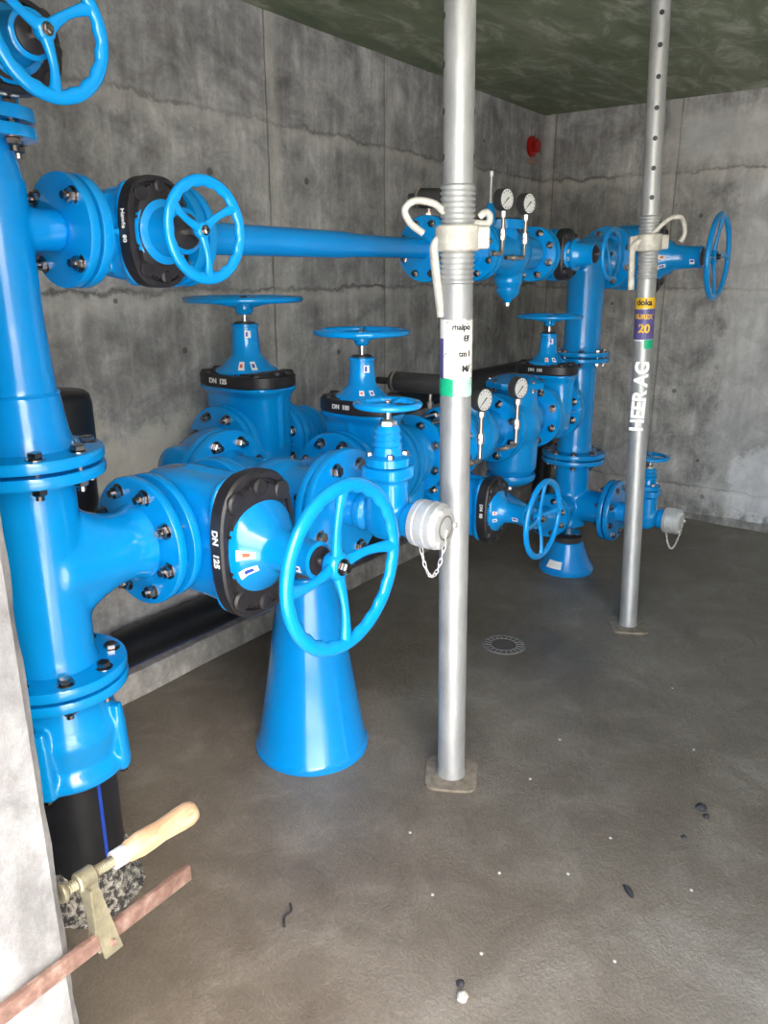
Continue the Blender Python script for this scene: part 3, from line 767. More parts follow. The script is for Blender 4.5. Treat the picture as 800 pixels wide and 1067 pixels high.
# ------------------------------------------------------------------ small drain valves with aluminium coupling
def outlet_valve(label, loc, Rf, rotw=0.0, s=1.0):
    """bolted to a flange whose face is at loc and looks to world -Y; local frame = world axes"""
    v = thing('outlet_valve', label, 'valve', loc); OY = -.155 * s; CYc = -.250 * s
    bf = flange(v, (0, 0, 0), (0, 1, 0), Rf); bf.name = 'blind_flange'
    bm = BM()
    def P(y): return (0, -y, 0)
    lathe(bm, [(.050 * s, 0), (.046 * s, .05 * s), (.052 * s, .055 * s), (.052 * s, .075 * s), (.040 * s, .085 * s), (.040 * s, .20 * s), (.048 * s, .205 * s), (.048 * s, .24 * s)], axisM((0, -.02, 0), (0, -1, 0)), 32)
    loft(bm, [(-.058 * s, .030 * s, .035 * s, 2.3), (-.04 * s, .045 * s, .055 * s, 2.6), (0, .050 * s, .058 * s, 2.8), (.06 * s, .046 * s, .052 * s, 3), (.10 * s, .044 * s, .050 * s, 3),
              (.105 * s, .056 * s, .060 * s, 4), (.135 * s, .056 * s, .060 * s, 4)], Matrix.Translation((0, OY, 0)), 36)
    cast(new_obj('body', bm, BLUE, v), .004, 3, .5)
    bm = BM()
    M_ = Matrix.Translation((0, OY, 0))
    lathe(bm, [(.058 * s, .138 * s), (.058 * s, .158 * s), (.040 * s, .165 * s), (.036 * s, .185 * s), (.040 * s, .190 * s), (.034 * s, .20 * s), (.038 * s, .208 * s), (.032 * s, .218 * s), (.036 * s, .226 * s), (.028 * s, .240 * s)], M_, 32)
    new_obj('bonnet', bm, BLUE, v, ang=25)
    for k in range(4):
        a = PI / 4 + k * PI / 2
        bm = BM(); lathe(bm, [(.010 * s, .158 * s), (.010 * s, .168 * s), (.007, .172 * s)], Matrix.Translation((.045 * s * math.cos(a), OY + .045 * s * math.sin(a), 0)), 6); new_obj('bolt', bm, STEEL, v)
    bm = BM(); lathe(bm, [(.024 * s, .238 * s), (.024 * s, .250 * s), (.016 * s, .256 * s)], M_, 6); lathe(bm, [(.009, .25 * s), (.009, .29 * s)], M_, 14); new_obj('stem', bm, CHROME, v)
    w = handwheel(v, .292 * s, .088 * s, .0105 * s, 3, .004, rotw); w.location = (0, OY, 0)
    bm = BM(); box(bm, (-.052, -.0248, -.048), (.030, .001, .024)); new_obj('sticker', bm, WHITE, v)
    # aluminium hose coupling
    bm = BM()
    lathe(bm, [(.050 * s, 0), (.060 * s, .003), (.061 * s, .018), (.058 * s, .020), (.058 * s, .024), (.061 * s, .026), (.061 * s, .048), (.056 * s, .05)], axisM((0, CYc, 0), (0, -1, 0)), 40)
    lathe(bm, [(.056 * s, .046), (.060 * s, .052), (.060 * s, .068), (.050 * s, .080), (.034 * s, .084)], axisM((0, CYc, 0), (0, -1, 0)), 14)
    for k in range(3):
        a = k * 2 * PI / 3 + .4
        box(bm, (.048 * s * math.cos(a), .048 * s * math.sin(a), .082), (.014 * s, .014 * s, .010), axisM((0, CYc, 0), (0, -1, 0)), .003)
    cp = new_obj('hose_coupling', bm, ALU, v, ang=30)
    bm = BM(); lathe(bm, [(.030 * s, .080), (.032 * s, .084), (.028 * s, .0845), (.020 * s, .079)], axisM((0, CYc, 0), (0, -1, 0)), 30); new_obj('coupling_cap', bm, BRASS, cp)
    # hanging chain
    bm = BM(); n = 15
    p0 = Vector((-.012 * s, CYc - .018, -.058 * s)); p1 = Vector((.004, CYc - .085 * s, -.012 * s)); sag = .10 * s
    pts = [p0.lerp(p1, i / n) - Vector((0, 0, sag * 4 * (i / n) * (1 - i / n))) for i in range(n + 1)]
    for i in range(n):
        a, b = pts[i], pts[i + 1]; d = (b - a); L = d.length * .68; c = (a + b) / 2
        M_ = axisM(c, d) @ Matrix.Rotation((i % 2) * PI / 2 + .5, 4, 'Z')
        ring = [M_ @ Vector((.0042 * s * math.cos(q), 0, L * math.sin(q))) for q in [2 * PI * k / 12 for k in range(12)]]
        tube(bm, ring, .0013, 6, closed=True)
    ch = new_obj('chain', bm, ALU, v); 
    return v
outlet_valve('small blue outlet valve with bright aluminium coupling on the lowest right tee', (QX, QY - .225 - 2 * GAP, ZB), .155, .4, 1.02)

# ------------------------------------------------------------------ main line
gate_valve('large blue gate valve in front of the tall cone stand, its four-spoke handwheel facing out', (1.208, YM - .005, ZM + .002), RX90, .112, .155, .082, .335, .215, .235, .508, .199,
           4, 0, 'DN   125', 8, .74, .0160, .0165, nr=.042, sa=3.35)
XC = 1.555
t = thing('pipe_cross', 'blue four-way pipe cross resting on the tall cone stand', 'pipe fitting', (XC, YM, ZM))
xa = 1.20 + .112 + 2 * GAP - XC; xz = 1.81 - XC; YF = -.215
branchbody(t, [((xa + .01, 0, 0), (xz - .01, 0, 0), .088, .082), ('ball', (0, 0, 0), .112), ((0, YF + .01, 0), (0, .22, 0), .095, .095), ((0, YF + .01, 0), (0, YF + .05, 0), .112, .096), ((0, .18, 0), (0, .225, 0), .096, .112),
               ((xa + .01, 0, 0), (xa + .045, 0, 0), .105, .09), ((xz - .05, 0, 0), (xz - .01, 0, 0), .082, .10), ((.04, -.02, -.05), (.04, -.02, -.16), .06, .05)], .006, 10)
flange(t, (xa, 0, 0), (-1, 0, 0), .155); flange(t, (xz, 0, 0), (1, 0, 0), .145)
flange(t, (0, YF, 0), (0, -1, 0), .160); flange(t, (0, .235, 0), (0, 1, 0), .165)
joint(t, (xa - GAP, 0, 0), (1, 0, 0), .155, 8, .0165); joint(t, (xz + GAP, 0, 0), (1, 0, 0), .145, 8, .0160)
joint(t, (0, YF - GAP, 0), (0, -1, 0), .160, 8, .0165, a0=PI / 8); joint(t, (0, .235 + GAP, 0), (0, 1, 0), .165, 8, .0165)
outlet_valve('small blue outlet valve with chained aluminium coupling beside the left steel prop', (XC, YM + YF - 2 * GAP, ZM + .008), .160, .2, 1.0)
# cone stands
def cone_stand(label, loc, h, r0, r1, plate=False, lab=False):
    v = thing('pipe_stand', label, 'pipe stand', loc)
    bm = BM()
    lathe(bm, [(r0 * .985, 0), (r0, .004), (r0, .018), (r0 * .975, .022), (r0 * .945, .030), (r1 + (r0 - r1) * .45, h * .5), (r1, h), (r1 * .9, h + .004)], seg=72)
    new_obj('cone', bm, BLUE2, v, ang=30)
    bm = BM(); lathe(bm, [(r1 * .86, h), (r1 * .9, h + .006), (r1 * .9, h + .03), (r1 * .55, h + .036)], seg=48); new_obj('top_plate', bm, GREYC, v)
    return v
v = cone_stand('tall blue cone stand on the floor carrying the four-way cross', (1.612, 1.462, 0), .600, .181, .085)
bm = BM(); lathe(bm, [(.028, .62), (.028, .675)], seg=24); lathe(bm, [(.05, .672), (.055, .684)], seg=32); new_obj('jack_screw', bm, STEEL, v)
v = cone_stand('short blue cone stand on the floor below the right riser', (3.565, 1.432, 0), .152, .140, .078)
bm = BM(); lathe(bm, [(.030, .165), (.030, .19)], seg=6); lathe(bm, [(.014, .18), (.014, .205)], seg=16); lathe(bm, [(.07, .196), (.06, .204)], seg=24); new_obj('jack_screw', bm, STEEL, v)
bm = BM()
for i in range(8):
    a0, a1 = 2.70 + .65 * i / 8, 2.70 + .65 * (i + 1) / 8
    q = []
    for a_, z_ in ((a0, .036), (a1, .036), (a1, .070), (a0, .070)):
        rr = (.1323 - (.1323 - .1059) * (z_ - .030) / .0384) * 1.0 + .0045; q.append(bm.verts.new((rr * math.cos(a_), rr * math.sin(a_), z_)))
    bm.faces.new(q)
new_obj('sticker', bm, WHITE, v)

gate_valve('blue gate valve with level handwheel between the four-way cross and the left steel prop', (1.94, YM, ZM), RUP, .118, .145, .078, .27, .165, .215, .44, .152,
           3, .6, 'DN  100', 8, .66, .0120, .0145, drop=.02, nr=.040, sa=4.0)
# dismantling joint
t = thing('dismantling_joint', 'blue bellows-like dismantling joint with long studs, behind the left steel prop', 'pipe fitting', (2.07, YM, ZM))
bm = BM()
lathe(bm, [(.084, .02), (.086, .09), (.105, .10), (.108, .135), (.095, .15), (.092, .27), (.100, .33), (.100, .40)], axisM((0, 0, 0), (1, 0, 0)), 48)
lathe(bm, [(.062, 0), (.062, .16)], axisM((.13, 0, -.06), (0, 0, -1)), 32)
new_obj('body', bm, BLUE, t)
flange(t, (-.008 + 2 * GAP, 0, 0), (-1, 0, 0), .145); flange(t, (.175, 0, 0), (1, 0, 0), .140); flange(t, (.40, 0, 0), (1, 0, 0), .140)
add_bolts(t, (-.004, 0, 0), (1, 0, 0), .116, 8, .0155, .056)
for k in range(8):
    a = PI / 8 + k * PI / 4
    bm = BM(); M_ = axisM((.13, .115 * math.cos(a), .115 * math.sin(a)), (1, 0, 0))
    lathe(bm, [(.009, 0), (.009, .31)], M_, 12)
    for zz in (.008, .048, .235, .285): lathe(bm, [(.016, zz), (.016, zz + .014)], M_, 6)
    new_obj('stud', bm, STEEL, t)

t = thing('strainer', 'blue main-line strainer directly behind the left steel prop with a grey pilot cylinder on top', 'pipe fitting', (2.478, YM, ZM))
branchbody(t, [((0.01, 0, 0), (.33, 0, 0), .085, .085), ('ball', (.17, 0, 0), .115), ((.17, 0, 0), (.17, 0, .15), .08, .06)], .006, 6)
flange(t, (0, 0, 0), (-1, 0, 0), .140); flange(t, (.34, 0, 0), (1, 0, 0), .140)
joint(t, (-.004, 0, 0), (1, 0, 0), .140, 8, .0150)
pilot_cyl(t, (.03, .36, .205), (.03, .045, .21), .042)
bm = BM(); tube(bm, [(.05, .12, .215), (.05, .12, .10)], .008, 10); lathe(bm, [(.016, .115), (.016, .135)], Matrix.Translation((.05, .12, 0)), 6); new_obj('fitting', bm, BRASS, t)

t = thing('pressure_reducing_valve', 'large blue pressure reducing valve with two gauges and a rounded bottom bowl', 'valve', (2.83, YM, ZM))
LP = XV4 - HV - 2.83 - 2 * GAP
branchbody(t, [((.01, 0, 0), (LP - .01, 0, 0), .084, .078), ('ball', (.17, 0, -.01), .128), ((.185, 0, 0), (.185, 0, -.205), .114, .110), ((.185, 0, -.20), (.185, 0, -.245), .110, .088), ((.19, .0, 0), (.19, 0, .155), .105, .095),
               ((.26, 0, 0), (LP - .03, 0, .0), .10, .085)], .006, 6)
bm = BM(); lathe(bm, [(.02, -.290), (.05, -.284), (.085, -.270), (.106, -.254), (.110, -.240), (.106, -.228)], Matrix.Translation((.185, 0, 0)), 44); b_ = new_obj('bottom_bowl', bm, BLUE, t)
bm = BM(); lathe(bm, [(.008, -.310), (.012, -.306), (.012, -.288)], Matrix.Translation((.185, 0, 0)), 6); new_obj('plug', bm, CHROME, t)
bm = BM(); lathe(bm, [(.128, .0), (.132, .006), (.132, .026), (.10, .040), (.05, .055)], axisM((.19, 0, .15), (0, 0, 1)), 8); new_obj('cover', bm, BLUE, t)
add_bolts(t, (.19, 0, .165), (0, 0, 1), .112, 8, .009, .026)
flange(t, (0, 0, 0), (-1, 0, 0), .145); flange(t, (LP, 0, 0), (1, 0, 0), .145)
joint(t, (-.006, 0, 0), (1, 0, 0), .145, 8, .0155); joint(t, (LP + GAP, 0, 0), (1, 0, 0), .145, 8, .0150)
gauge_asm(t, (-.375, -.15, -.050), .185, 0, .043, back=.07, tdia=.0085)
gauge_asm(t, (-.085, -.15, -.040), .185, 0, .043, back=.12, tdia=.0085)
gate_valve('blue gate valve with level handwheel right beside the right riser', (XV4, YM, ZM), RUP, HV, .142, .078, .27, .165, .20, .432, .150,
           3, .2, 'DN  100', 8, .68, .0110, .0140, drop=.022, nr=.038, sa=3.75)

# second line behind
Y2, Z2 = 1.97, .875
t = thing('pipe_elbow', 'blue bend turning from the four-way cross into the rear line behind the big gate valve', 'pipe fitting', (XC, YM, 0))
bm = BM()
pts = [(0, .26, ZM), (0, .30, ZM)] + [(.17 - .17 * math.cos(a), .30 + .17 * math.sin(a), ZM + (Z2 - ZM) * i / 8) for i, a in enumerate([PI / 2 * k / 8 for k in range(1, 9)])] + [(.20, .47, Z2)]
tube(bm, pts, .092, 40)
lathe(bm, [(.09, 0), (.09, .075), (.05, .095)], axisM((0.02, .40, ZM + .01), (-1, 0, 0)), 32)
cast(new_obj('body', bm, BLUE, t), .006, 6)
flange(t, (0, .235 + 2 * GAP, ZM), (0, -1, 0), .165); flange(t, (.215, .47, Z2), (1, 0, 0), .155)
joint(t, (.215 + GAP, .47, Z2), (1, 0, 0), .155, 8, .0160)
gate_valve('tallest blue gate valve, on the rear line near the left wall, with level handwheel', (XC + .215 + 2 * GAP + .118, Y2, Z2), RUP, .118, .155, .083, .335, .215, .235, .50, .202,
           3, .6, 'DN  125', 8, .70, .0130, .0155, drop=.022, nr=.046, sa=3.95)
t = thing('coupling', 'ribbed blue pipe coupling on the rear line behind the gate valves', 'pipe fitting', (XC + .215 + .118 * 2 + 4 * GAP, Y2, Z2))
bm = BM(); pr = [(.09, .02), (.094, .05)]
for k in range(4): pr += [(.104, .062 + k * .03), (.104, .076 + k * .03), (.094, .080 + k * .03), (.094, .088 + k * .03)]
pr += [(.085, .20), (.085, .21)]
lathe(bm, pr, axisM((0, 0, 0), (1, 0, 0)), 48); new_obj('body', bm, BLUE, t, ang=60)
flange(t, (0, 0, 0), (-1, 0, 0), .155); joint(t, (-GAP, 0, 0), (1, 0, 0), .155, 8, .0160)
x2 = XC + .215 + .118 * 2 + 4 * GAP + .205
t = thing('plastic_pipe', 'black plastic pipe running along the rear line behind the gauges', 'pipe', (x2, Y2, Z2))
bm = BM(); tube(bm, [(0, 0, 0), (.35, 0, .02), (1.2, 0, .055), (1.95, .0, .06), (2.10, 0, .055), (2.16, 0, 0), (2.17, 0, -.12), (2.17, 0, -Z2)], .058, 32); new_obj('pipe_wall', bm, PLAST, t)

# lower bypass: elbow, valve, bend to the lowest tee
XL, YL, ZLo = 2.548, 1.555, .585
t = thing('pipe_elbow', 'blue lower elbow dropping from the main line behind the left steel prop', 'pipe fitting', (2.20, YL, ZLo))
bm = BM(); tube(bm, [(0, -.05, .11), (0, -.01, .08), (.015, 0, .045), (.05, 0, .012), (.10, 0, 0), (.245, 0, 0)], .052, 28); new_obj('body', bm, BLUE, t)
flange(t, (XL - .105 - 2.20 - 2 * GAP, 0, 0), (1, 0, 0), .108, .02)
joint(t, (XL - .105 - 2.20 - GAP, 0, 0), (1, 0, 0), .108, 8, .0135, .02)
gate_valve('lowest blue gate valve between the two steel props, handwheel close to the floor', (XL, YL, ZLo), RX90, .105, .108, .058, .25, .155, .215, .43, .155,
           4, 0, 'DN  80', 8, .70, .0120, .0130, nr=.036, sa=3.3)
t = thing('pipe_bend', 'blue sloping bend from the lowest gate valve down to the right tee', 'pipe fitting', (XL + .105 + 2 * GAP, YL, ZLo))
ex = QX - .26 - .02 - (XL + .105 + 2 * GAP); ez = ZB - ZLo; ey = QY - YL
bm = BM(); pts = []; 
for i in range(17):
    q = i / 16; s_ = q * q * (3 - 2 * q); pts.append((.02 + (ex - .04) * q, ey * s_, ez * s_))
tube(bm, pts, .056, 30); new_obj('body', bm, BLUE, t)
flange(t, (0, 0, 0), (-1, 0, 0), .108, .02); flange(t, (ex + .012, ey, ez), (1, 0, 0), .108, .02)
joint(t, (-GAP, 0, 0), (1, 0, 0), .108, 8, .0135, .02); joint(t, (ex + .016, ey, ez), (1, 0, 0), .108, 8, .0135, .02)

# ------------------------------------------------------------------ black pipes on the left
t = thing('plastic_pipe', 'upright black capped pipe coming out of the left wall behind the left riser', 'pipe', (1.17, 1.99, 0))
bm = BM(); tube(bm, [(0, .31, .74), (0, .12, .74), (0, .06, .75), (0, .02, .78), (0, 0, .84), (0, 0, 1.0)], .095, 36); new_obj('pipe_wall', bm, PLAST, t)
bm = BM(); lathe(bm, [(.100, .93), (.106, .935), (.106, 1.11), (.101, 1.135), (.090, 1.145), (.03, 1.150), (.012, 1.163)], seg=48); new_obj('end_cap', bm, PLAST, t)
t = thing('plastic_pipe', 'black plastic floor pipe with blue stripe lying along the foot of the left wall', 'pipe', (1.32, 2.226, .094))
bm = BM(); lathe(bm, [(.070, 0), (.070, 1.75)], axisM((0, 0, .07), (1, 0, 0)), 40); new_obj('pipe_wall', bm, PLAST, t)
bm = BM(); q = []
for x_ in (0, 1.75):
    for k in range(5):
        a_ = -2.45 + k * .045; q.append(bm.verts.new((x_, .0706 * math.cos(a_), .07 + .0706 * math.sin(a_))))
for k in range(4): bm.faces.new((q[k], q[k + 1], q[k + 6], q[k + 5]))
new_obj('blue_stripe', bm, NAVY, t)

# ------------------------------------------------------------------ steel props
def steel_prop(label, base, top, ro, ri, zn, z0, z1, hookside):
    v = thing('steel_prop', label, 'steel prop', base)
    d = Vector(top) - Vector(base); L = d.length; M_ = axisM((0, 0, 0), d, (1, 0, 0))
    # foot plate
    bm = BM()
    for (s0, r) in ((0, .084),):
        loft(bm, [(0, r, r * .92, 5), (.008, r, r * .92, 5), (.0085, r * .97, r * .9, 5)], Matrix.Rotation(.5, 4, 'Z'), 32)
    new_obj('base_plate', bm, simple_cache('plate'), v)
    bm = BM(); lathe(bm, [(ro * 1.06, .006), (ro * 1.06, .014), (ro, .02), (ro, z0)], M_, 48); ot = new_obj('outer_tube', bm, GALV, v)
    bm = BM()
    pr = [(ro * .99, z0 - .002)]; z = z0; n = int((z1 - z0) / .0125)
    for k in range(n):
        zz = z0 + (z1 - z0) * k / n; h = (z1 - z0) / n
        pr += [(ro * .95, zz + h * .05), (ro * 1.06, zz + h * .35), (ro * 1.06, zz + h * .65), (ro * .95, zz + h * .95)]
    lathe(bm, pr, M_, 48); new_obj('thread', bm, GALV, v, ang=60)
    bm = BM(); lathe(bm, [(ri, z1 - .01), (ri, L)], M_, 44)
    it = new_obj('inner_tube', bm, GALV, v)
    # pin holes: dark recessed discs all along the inner tube
    k = 0; zz = z1 + .06
    while zz < L - .05:
        for a_ in hookside['holes']:
            bm = BM(); c_ = M_ @ Vector((ri * math.cos(a_), ri * math.sin(a_), zz)); nn = (M_.to_3x3() @ Vector((math.cos(a_), math.sin(a_), 0)))
            lathe(bm, [(.0085, -.006), (.0085, .0006)], axisM(c_, nn), 14); new_obj('pin_hole', bm, INK, it)
        zz += .098
    bm = BM(); loft(bm, [(L - .008, .075, .075, 5), (L, .075, .075, 5)], M_, 32); new_obj('head_plate', bm, GALV, v)
    # adjusting collar with lugs and bent handle
    rc = ro * 1.36; h = .052
    bm = BM(); lathe(bm, [(rc * .92, zn - h / 2 - .004), (rc, zn - h / 2), (rc, zn + h / 2), (rc * .92, zn + h / 2 + .004)], M_, 44)
    for a_ in hookside['lugs']:
        box(bm, (rc * 1.12, 0, zn), (.034, .042, h), M_ @ Matrix.Rotation(a_, 4, 'Z'), .006)
    c = new_obj('adjusting_nut', bm, DUSTY, v, ang=30)
    bm = BM()
    pts = [Vector(p) for p in hookside['handle']]
    tube(bm, pts, hookside['hr'], 14, flat=hookside.get('flat')); new_obj('handle', bm, DUSTY, c)
    bm = BM(); tube(bm, hookside['hook'], .0085, 14); new_obj('locking_pin', bm, DUSTY, v)
    return v, M_
_sc = {}
def simple_cache(k):
    if k not in _sc: _sc[k] = simple('dirty_plate_steel', (.26, .22, .17), .7, .3, 40, .35, .4)
    return _sc[k]
RT = Vector((.589, -.808, 0)); FW = Vector((.808, .589, 0)); UP = Vector((0, 0, 1))
def sp(a, f, z): return tuple(RT * a + FW * f + UP * z)       # offsets: right / away / up, in the place's own metres
ro = .0405
base = (1.735, 1.012, 0)
camaz = math.atan2(-1.0, -1.73)
def bez(pts, n=10):
    P = [Vector(p) for p in pts]; out = []
    for i in range(len(P) - 1):
        p0 = P[max(0, i - 1)]; p1 = P[i]; p2 = P[i + 1]; p3 = P[min(len(P) - 1, i + 2)]
        for k in range(n):
            t_ = k / n; t2, t3 = t_ * t_, t_ ** 3
            out.append(.5 * ((2 * p1) + (p2 - p0) * t_ + (2 * p0 - 5 * p1 + 4 * p2 - p3) * t2 + (3 * p1 - p0 - 3 * p2 + p3) * t3))
    out.append(P[-1]); return out
az_r = math.atan2(RT.y, RT.x)
v1, M1 = steel_prop('thick galvanised steel prop left of centre, standing in front of the small outlet valve', base, (1.735 - .022, 1.012 + .030, ZC), ro, .0365, 1.538, 1.43, 1.66,
    dict(holes=[az_r + .1, az_r + .1 + PI], lugs=[az_r - .12],
         handle=bez([sp(-.050, -.01, 1.542), sp(-.068, -.012, 1.538), sp(-.080, -.012, 1.522), sp(-.080, -.012, 1.49), sp(-.060, -.012, 1.352)], 8), hr=.011, flat=(1, 1),
         hook=bez([sp(.030, .01, 1.588), sp(.044, .005, 1.598), sp(.054, 0, 1.588), sp(.050, 0, 1.573), sp(.030, 0, 1.572), sp(-.030, 0, 1.582), sp(-.055, -.01, 1.594), sp(-.085, -.02, 1.616), sp(-.130, -.02, 1.622), sp(-.154, -.02, 1.602), sp(-.140, -.02, 1.572), sp(-.108, -.02, 1.548)], 8)))
base2 = (3.077, .935, 0)
v2, M2 = steel_prop('thinner galvanised steel prop on the right with a yellow and violet sticker, leaning slightly', base2, (3.077 - .062, .935 + .085, ZC), .036, .0325, 1.57, 1.44, 1.665,
    dict(holes=[math.atan2(-.935, -3.077) + .12, math.atan2(-.935, -3.077) + .12 + PI], lugs=[az_r + .15, az_r + PI - .1],
         handle=bez([sp(-.055, -.02, 1.585), sp(-.10, -.022, 1.578), sp(-.128, -.022, 1.56), sp(-.133, -.022, 1.53), sp(-.125, -.022, 1.40)], 8), hr=.012, flat=(.7, 1),
         hook=bez([sp(-.070, -.03, 1.600), sp(-.052, -.045, 1.618), sp(-.030, -.05, 1.640), sp(-.010, -.05, 1.652), sp(.020, -.045, 1.656), sp(.040, -.03, 1.645), sp(.056, -.015, 1.615), sp(.056, -.01, 1.590), sp(.045, -.01, 1.570)], 8)))
def band(parent, M_, r, z0, z1, a0, a1, mat, name='sticker', wav=0):
    bm = BM(); n = 24; q0 = []; q1 = []
    for i in range(n + 1):
        a = a0 + (a1 - a0) * i / n
        w = wav * noise.noise(Vector((a * 3, z0 * 9, 1)))
        q0.append(bm.verts.new(M_ @ Vector((r * math.cos(a), r * math.sin(a), z0 + w)))); q1.append(bm.verts.new(M_ @ Vector((r * math.cos(a), r * math.sin(a), z1 + w))))
    for i in range(n): bm.faces.new((q0[i], q0[i + 1], q1[i + 1], q1[i]))
    return new_obj(name, bm, mat, parent)
def view_az(b): return math.atan2(-b[1], -b[0])
A1 = view_az(base)
band(v1, M1, ro + .0008, 1.200, 1.345, A1 - 1.45, A1 + 1.45, STICK, 'sticker', .006)
band(v1, M1, ro + .0012, 1.20, 1.30, A1 - 1.5, A1 - .85, PURP, 'sticker')
band(v1, M1, ro + .0012, 1.155, 1.199, A1 - 1.5, A1 - .15, GREEN, 'sticker', .003)
band(v1, M1, ro + .0010, 1.155, 1.199, A1 - .15, A1 + 1.4, PALEG, 'sticker', .003)
def on_tube(parent, M_, r, z, a, txt, size, mat, rot90=False, off=.035):
    d = Vector((math.cos(a), math.sin(a), 0)); T = Matrix.Translation(M_ @ Vector((r * d.x, r * d.y, z)))
    # local x -> tangent, local y -> up, local z -> outward
    tx = Vector((-d.y, d.x, 0)); R_ = Matrix((tx, Vector((0, 0, 1)), d)).transposed().to_4x4()
    if rot90:
        R_ = R_ @ Matrix.Rotation(PI / 2, 4, 'Z')
        return text_mesh(txt, size, mat, parent, T @ R_, off=off)
    return text_mesh(txt, size, mat, parent, T @ R_, bend=r)
A2 = view_az(base2)
r2 = .036
band(v2, M2, r2 + .0008, 1.333, 1.373, A2 - 1.5, A2 + 1.5, YEL)
band(v2, M2, r2 + .0008, 1.218, 1.330, A2 - 1.5, A2 + 1.5, PURP)
band(v2, M2, r2 + .0010, 1.183, 1.217, A2 + .1, A2 + 1.3, GREEN)
band(v2, M2, r2 + .0006, 1.212, 1.220, A2 - 1.5, A2 + 1.5, WHITE)
on_tube(v2, M2, r2 + .0012, 1.355, A2 - .05, 'doka', .030, INK)
on_tube(v2, M2, r2 + .0012, 1.303, A2 - .05, 'EUREX', .0235, YEL)
on_tube(v2, M2, r2 + .0012, 1.258, A2 + .05, '20', .044, YEL)
on_tube(v2, M2, r2 + .0030, 1.00, A2 - .0, 'HEER AG', .068, WHITE, True, .045)
on_tube(v1, M1, ro + .0016, 1.328, A1 + .35, 'malpo', .020, INK)
on_tube(v1, M1, ro + .0016, 1.300, A1 + .65, 'Ef', .020, INK)
on_tube(v1, M1, ro + .0016, 1.262, A1 + .55, 'tm l', .020, INK)
on_tube(v1, M1, ro + .0016, 1.225, A1 + .65, 'M/', .022, INK)

# ------------------------------------------------------------------ screw clamp on the jamb
t = thing('screw_clamp', 'rusty screw clamp with pale wooden handle gripping the concrete jamb', 'clamp', (.40, .723, .665))
def L_(x, y, z): return (x - .40, y - .723, z - .665)
bm = BM(); box(bm, L_(.31, .7245, .668), (.46, .008, .0235), bev=.001)
new_obj('bar', bm, RUST, t)
bm = BM(); box(bm, L_(.083, .745, .672), (.016, .06, .030), bev=.003); new_obj('fixed_jaw', bm, RUST, t)
bm = BM()
# sliding arm: two cheek plates wrapping the bar and rising to the screw boss
pa = Vector(L_(.408, .7175, .650)); pb = Vector(L_(.402, .7405, .744))
for off in (-.0065, .0065):
    secs = []
    for i in range(9):
        q = i / 8; c = pa.lerp(pb, q) + Vector((0, off * (1 - .1 * q), 0)); w = .0125 - .004 * q
        secs.append([bm.verts.new(c + Vector((sx_ * w, sy_ * .0015, 0))) for sx_, sy_ in ((-1, -1), (1, -1), (1, 1), (-1, 1))])
    for a, b in zip(secs[:-1], secs[1:]):
        for k in range(4): bm.faces.new((a[k], a[(k + 1) % 4], b[(k + 1) % 4], b[k]))
    bm.faces.new(secs[0][::-1]); bm.faces.new(secs[-1])
box(bm, tuple((pa.lerp(pb, .5)) + Vector((-.010, 0, .012))), (.003, .015, .075))
lathe(bm, [(.0105, -.012), (.0125, -.010), (.0125, .010), (.0105, .012)], axisM(L_(.402, .744, .748), (1, 0, -.03)), 24)
arm = new_obj('sliding_arm', bm, CLAMPM, t, ang=30)
bm = BM(); lathe(bm, [(.0042, -.004), (.0042, .0015)], axisM(tuple(pa + Vector((.001, -.0066, .014))), (0, -1, 0)), 16); new_obj('rivet', bm, RUST, arm)
bm = BM(); pr = [(.005, .0)]
for k in range(30):
    zz = .004 + k * .0028; pr += [(.0062, zz), (.0075, zz + .0014)]
pr += [(.006, .09)]
Ms = axisM(L_(.3695, .7445, .7495), (1, 0, -.055)); lathe(bm, pr, Ms, 20); lathe(bm, [(.012, 0), (.013, .004), (.008, .008)], Ms, 20)
new_obj('screw', bm, CLAMPM, t, ang=70)
bm = BM(); lathe(bm, [(.0115, .072), (.0120, .074), (.0120, .089), (.0105, .092)], Ms, 24); new_obj('ferrule', bm, ALU, t)
bm = BM(); lathe(bm, [(.0105, .088), (.0135, .094), (.0160, .112), (.0155, .130), (.0142, .145), (.0150, .160), (.0165, .178), (.0165, .192), (.0135, .201), (.006, .205)], Ms, 32)
new_obj('handle', bm, WOOD, t, ang=60)

# ------------------------------------------------------------------ small items
t = thing('wall_cap', 'round red plastic cap on the left wall near the back corner under the ceiling', 'cap', (4.68, YW, 2.205))
bm = BM(); lathe(bm, [(.060, 0), (.060, .015), (.052, .02)], axisM((0, 0, 0), (0, -1, 0)), 36)
lathe(bm, [(.040, .018), (.040, .045), (.034, .050)], axisM((0, 0, 0), (0, -1, 0)), 30); new_obj('cap', bm, RED, t)
bm = BM(); box(bm, (.0, -.010, -.085), (.10, .020, .030), bev=.003); new_obj('cap_base', bm, simple('pinkish_plaster', (.40, .26, .23), .8), t)
t = thing('floor_drain', 'small round floor drain with a pale rim between the two steel props', 'drain', (2.60, 1.285, 0))
bm = BM(); M_ = I4
ring = [Vector((.082 * math.cos(a), .082 * math.sin(a), .001)) for a in [2 * PI * k / 48 for k in range(48)]]
tube(bm, ring, .0075, 8, closed=True, flat=(1, .4))
for k in range(20):
    a = 2 * PI * k / 20; box(bm, (.066, 0, .002), (.022, .006, .004), Matrix.Rotation(a, 4, 'Z'))
ring = [Vector((.053 * math.cos(a), .053 * math.sin(a), .001)) for a in [2 * PI * k / 40 for k in range(40)]]
tube(bm, ring, .003, 8, closed=True, flat=(1, .8)); new_obj('rim', bm, GRATE, t)
bm = BM(); lathe(bm, [(.078, 0), (.078, .0015)], seg=40); new_obj('grate', bm, simple('dirty_grate', (.10, .09, .08), .6), t)
